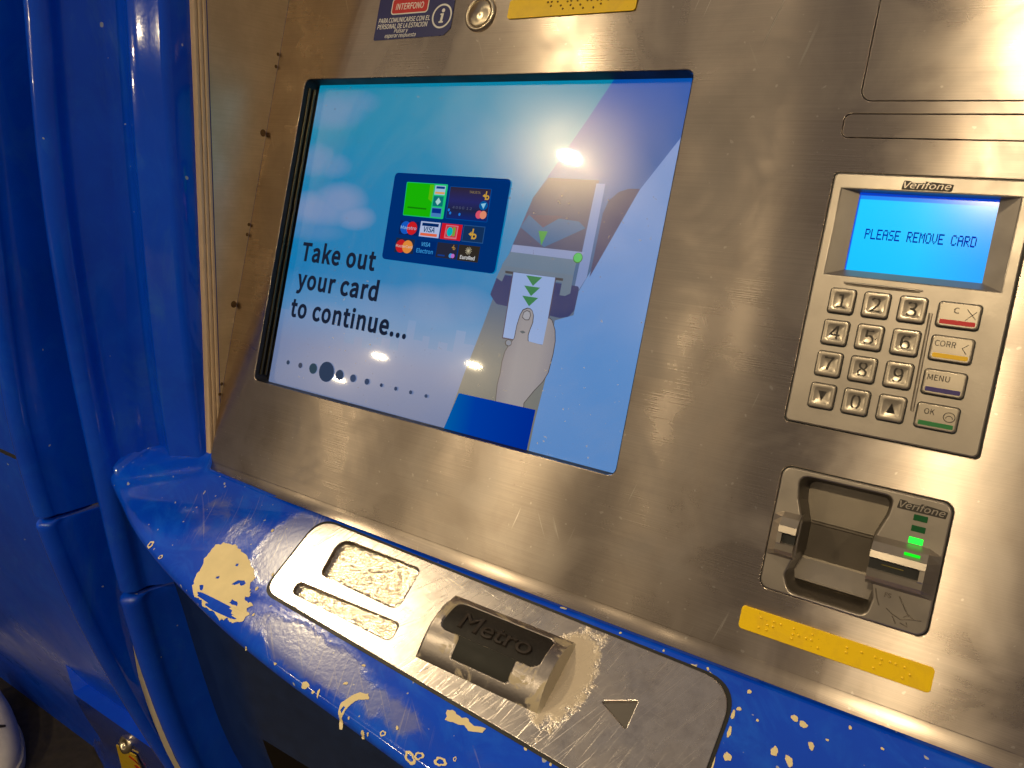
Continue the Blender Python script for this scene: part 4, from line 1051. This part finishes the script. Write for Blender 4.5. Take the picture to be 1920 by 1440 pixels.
for r_, (lab, bar) in enumerate((('C', 'bar_red'), ('CORR', 'bar_yellow'), ('MENU', 'bar_blue'), ('OK', 'bar_green'))):
    k, fr = key_at(463.0, (-119.6, -135.6, -151.8, -167.9)[r_], '%s key with a coloured bar' % lab, True)
    wdt = {'C': .0022, 'CORR': .0088, 'MENU': .0092, 'OK': .0044}[lab]; x0 = {'C': -.0022, 'CORR': -.0072, 'MENU': -.0072, 'OK': -.0056}[lab]
    text('key_lettering', lab, .0036, x0, .0008, .00212, fr, k, 'ink', width=wdt, bold=.00003)
    plate('colour_bar', mm(rr(-7.3, -4.6, 7.3, -2.5, .4, 3)), fr, k, bar, .0018, .00222, .0001)
    if lab == 'C':
        for a in (1, -1): link('key_mark', tube_mesh('key_mark', mm([(3.0, 2.6 * a + .6, 2.07), (7.0, -1.8 * a + .6, 2.07)]), .00016, 5), fr, k, 'ink')
    if lab == 'CORR': link('key_mark', tube_mesh('key_mark', mm([(6.6, 3.0, 2.07), (4.2, 1.0, 2.07), (6.2, -1.4, 2.07)]), .00018, 5), fr, k, 'ink')
    if lab == 'OK':
        link('key_mark', tube_mesh('key_mark', mm([(5.0 + 2.4 * math.cos(2 * math.pi * q / 20), .9 + 2.2 * math.sin(2 * math.pi * q / 20), 2.07) for q in range(21)]), .00020, 5), fr, k, 'ink')
        link('key_mark', tube_mesh('key_mark', mm([(5.0 + 1.4 * math.cos(math.pi * q / 10), .2 + 1.3 * math.sin(math.pi * q / 10), 2.07) for q in range(11)]), .00020, 5), fr, k, 'ink')

# ================================================================== CARD READER
CR = thing('card_reader', ppt(.439, -.27, 0), 'grey metal card reader with a finger recess, card slot and green lights', 'card reader')
plate('seam', mm(rr(399.2, -271.0, 478.4, -205.2, 5.4)), P, CR, 'black', -.0285, -.027)
ring_o = mm(rr(399.4, -270.8, 478.2, -205.4, 5.2)); 
plate('seam', ring_o, P, CR, 'black', -.004, -.0006, 0, (mm(rr(401.6, -268.8, 476.2, -207.2, 4)),))
cav = [(408.6, -209.1), (452.7, -208.9), (451.8, -218), (448.0, -229.5), (447.2, -236), (448.3, -243), (452.6, -259.0), (451.2, -268.6), (414.4, -268.7), (411.0, -261), (412.6, -254.5), (414.4, -249.0), (414.4, -232.5), (412.6, -227.5), (410.2, -221)]
cav_o = rpoly(mm(cav), [.005, .005, .004, .006, .004, .006, .004, .005, .006, .004, .004, .003, .003, .004, .004], 5)
plate('body', mm(rr(400.2, -270.1, 477.4, -206.2, 5)), P, CR, 'cast', -.004, .0014, .0008, (cav_o,))
cc = Vector((sum(p[0] for p in cav_o) / len(cav_o), sum(p[1] for p in cav_o) / len(cav_o)))
rws = [[(cc.x + (p[0] - cc.x) * s, cc.y + (p[1] - cc.y) * s, z) for p in cav_o] for s, z in ((1.004, .0008), (1.0, -.0008), (.975, -.003), (.90, -.018), (.88, -.026))]
link('recess_wall', grid_mesh('recess_wall', rws, True, True, True), P, CR, 'recess')
prof = [(-206, -16), (-210, -19.5), (-232.2, -17.6), (-232.8, -16.9), (-233.6, -16.9), (-234.2, -17.8), (-252.0, -19.6), (-253.0, -19.4), (-262.6, -13.6), (-263.6, -13.6), (-264.4, -16.0), (-270, -22)]
def strip_mesh(nm, pr_): return grid_mesh(nm, [[(.405, y * .001, z * .001), (.457, y * .001, z * .001)] for y, z in pr_], False, True)
link('recess_floor', join('recess_floor', [strip_mesh('a', prof[:8]), strip_mesh('b', prof[9:])]), P, CR, 'castdark')  # floor coloured darker than the ramp for shade inside the recess
link('recess_ramp', strip_mesh('recess_ramp', prof[7:10]), P, CR, 'cast')
def mouth(name, x0, x1, xs_, outward, parent):
    pr = [(-228.8, 1.2), (-231.3, 4.2), (-235.2, 6.6), (-238.4, 7.0), (-238.9, 6.4), (-239.2, 1.8), (-243.6, 1.8), (-244.0, 6.2), (-244.6, 6.7), (-247.6, 6.5), (-250.0, 4.8), (-252.4, 1.2)]
    ex = [(-228.8, 1.2), (-231.3, 1.3), (-235.2, 1.3), (-238.4, 1.3), (-238.9, 1.3), (-239.2, 1.25), (-243.6, 1.25), (-244.0, 1.3), (-244.6, 1.3), (-247.6, 1.3), (-250.0, 1.3), (-252.4, 1.2)]
    H = 1.5
    pr = [(y, 1.2 + (z - 1.2) * H) for y, z in pr]
    pc = [(y, z if not 4 <= q <= 7 else 1.2 + 5.75 * H) for q, (y, z) in enumerate(pr)]
    sg = 1 if outward > 0 else -1
    rws = [[(x * .001, y * .001, z * .001) for y, z in p_] for x, p_ in ((x0, pr), (x1 - 2.2 * sg, pr), (x1 - 2.19 * sg, pc), (x1, pc))] + [[(xs_ * .001, y * .001, z * .001) for y, z in ex]]
    me = grid_mesh(name, rws, False, outward > 0)
    k = len(me.vertices)
    inner = [(x0 * .001, y * .001, z * .001) for y, z in pr] + [(x0 * .001, y * .001, -.010) for y, z in pr]
    n_ = len(pr)
    m2 = mesh('w', inner, [(q, q + 1, q + 1 + n_, q + n_) for q in range(n_ - 1) if q not in (4, 5, 6)])
    return link(name, join(name, [me, m2]), P, parent, 'cast')
MR = mouth('card_slot_mouth', 448.0, 471.8, 477.0, 1, CR)
link('slot_opening', box_mesh('slot_opening', .4482, -.2440, .0012, .4696, -.2390, .0076), P, MR, 'black')
link('contact_line', box_mesh('contact_line', .4535, -.2412, .0076, .4630, -.2409, .0078), P, MR, m_plain('brass_contact', (.55, .42, .08), .3, 1))
ML = mouth('guide_mouth', 413.8, 405.2, 400.6, -1, CR)
link('slot_opening', box_mesh('slot_opening', .4075, -.2440, .0012, .4136, -.2390, .0070), P, ML, 'black')
logo(455.4, 474.8, -212.9, .0042, .0014, CR)
for k, (y, mt) in enumerate(((-216.1, 'led_off'), (-221.3, 'led_off'), (-227.0, 'led_on'))):
    box('light_or_reflection', .4622, y * .001 - .0015, .0008, .4683, y * .001 + .0015, .0016 + (.0002 if k == 2 else 0), frame=P, parent=CR, mat=mt, bevel=.0003, label=('dark' if k < 2 else 'lit') + ' green status light')
me = box_mesh('light_or_reflection', -.0034, -.0016, 0, .0034, .0016, .0003, .0001)
me.transform(Matrix.Translation((.4652, -.2333, .0078)) @ Matrix.Rotation(rad(43), 4, 'X'))
link('light_or_reflection', me, P, CR, 'led_reflection', label='green reflection of the status light on the slot mouth')  # glowing tile painted in as a reflection, no lamp of its own
for pts in ([(453.0, -254.0), (454.2, -258), (455.8, -261.5)], [(463.4, -254.4), (466.2, -258.6), (469, -262.6)], [(459.0, -261.6), (462, -263.6), (466, -265.0), (470, -263.6), (474.4, -262.8)], [(466.8, -263.5), (469.0, -261.8), (471.4, -263.4)], [(462.2, -264.4), (464.2, -267.6)], [(466, -266.6), (469.4, -267.6), (468.4, -265.6)]):
    link('embossed_pictogram', tube_mesh('embossed_pictogram', mm([(x, y, 1.35) for x, y in pts]), .00032, 6), P, CR, 'castdark')
text('embossed_letters', 'FS', .0028, .4570, -.2566, .00145, P, CR, 'castdark', bold=.0001)

# ================================================================== YELLOW BRAILLE PLATES, BUTTON, STICKER on the steel front
DOT = lathe('braille_dot', [(.00075, 0), (.0006, .0004), (.0003, .0006), (.00003, .00066)], 10); DOT.materials.append(MAT['yellow'])
BP = plate('braille_plate', mm(rr(394.0, -294.4, 484.0, -282.2, 2.0)), P, TM, 'yellow', .0002, .0012, .0002, label='yellow braille plate below the card reader')
for x, y in [(404.3, -285.6), (408.1, -288.2), (410.9, -285.6), (414.4, -285.7), (404.3, -291.0), (408.1, -290.8), (410.8, -288.1), (421.0, -285.6), (420.8, -288.5), (420.7, -291.0), (423.6, -288.3), (427.3, -288.4), (429.8, -285.5), (429.8, -288.3), (433.4, -291.1), (446.2, -286.1), (446.2, -288.5), (452.8, -286.1), (459.0, -286.2), (461.6, -286.2), (461.6, -288.6), (459.1, -291.5), (465.4, -286.1), (467.9, -286.2), (471.9, -286.3), (474.4, -289.0), (471.7, -291.6)]:
    link('braille_dot', DOT, P @ Matrix.Translation((x * .001, y * .001, .0011)), BP)
BP2 = plate('braille_plate', mm(rr(176.8, 35.2, 266.8, 47.4, 2.0)), P, TM, 'yellow', .0002, .0012, .0002, label='yellow plate with worn dark braille above the screen')
DOT2 = DOT.copy(); DOT2.materials.clear(); DOT2.materials.append(m_plain('grimy_dot', (.22, .12, .01), .5))
rnd = random.Random(4)
for x, y in [(206, 44.0), (208.6, 44.1), (208.6, 41.5), (213, 43.9), (215.6, 41.4), (220, 43.6), (222.6, 43.8), (222.6, 41.2), (227, 43.6), (229.4, 41.0), (234, 43.3), (236.6, 43.2), (240.8, 43.0), (243.4, 40.6), (243.4, 43.1), (248, 42.8), (217.5, 39.2), (224.8, 39), (231.6, 38.8), (238.8, 38.6)]:
    link('braille_dot', DOT2, P @ Matrix.Translation((x * .001, y * .001, .0011)), BP2)
# call button
BT = link('call_button', lathe('call_button', [(.0119, 0), (.0118, .0012), (.0108, .0024), (.0092, .0022), (.0088, .0012)], 48), P @ Matrix.Translation((.1548, .0400, 0)), TM, 'button', label='round turned steel call button')
link('button_cap', lathe('button_cap', [(.0086, .0008), (.0086, .0018), (.0082, .0021), (.0001, .00205)], 48), P @ Matrix.Translation((.1548, .0400, 0)), BT, 'button')
# intercom sticker
SK = plate('intercom_sticker', mm(rpoly([(63.2, 26.4), (126.5, 27.4), (131.8, 32.0), (131.0, 62), (63.0, 62)], [1.5, 3, 3, 3, 3])), P, TM, 'navy', .00015, .0003, label='dark blue intercom sticker with white Spanish lettering')
plate('red_field_edge', mm(rr(75.4, 44.2, 109.0, 55.8, 2.6)), P, SK, 'white', .0003, .00036)
plate('red_field', mm(rr(76.2, 45.0, 108.2, 55.0, 2.0)), P, SK, 'red', .00036, .00042)
text('lettering', 'INTERFONO', .0058, .0795, .0476, .00046, P, SK, 'white', width=.0252, bold=.0001, shear=.12)
text('lettering', 'PARA COMUNICARSE CON EL', .0044, .0653, .0388, .00036, P, SK, 'white', width=.0468, bold=.00008, shear=.12)
text('lettering', 'PERSONAL DE LA ESTACION', .0044, .0650, .0345, .00036, P, SK, 'white', width=.0458, bold=.00008, shear=.12)
text('lettering', 'Pulsar y', .0038, .0815, .0313, .00036, P, SK, 'white', width=.0128, bold=.00004, shear=.2)
text('lettering', 'esperar respuesta', .0038, .0735, .0280, .00036, P, SK, 'white', width=.0285, bold=.00004, shear=.2)
plate('info_ring', mm(circ(122.3, 40.8, 8.4, 8.4, 36)), P, SK, 'white', .0003, .00036, 0, (mm(circ(122.3, 40.8, 7.2, 7.2, 36)),))
plate('info_letter', mm([(120.4, 36.2), (124.0, 36.2), (124.1, 37.3), (123.2, 37.3), (123.7, 42.6), (120.9, 42.6), (120.8, 41.5), (121.7, 41.5), (121.3, 37.3), (120.3, 37.3)]), P, SK, 'white', .0003, .00036)
plate('info_letter', mm(circ(122.9, 44.6, 1.35, 1.35, 20)), P, SK, 'white', .0003, .00036)
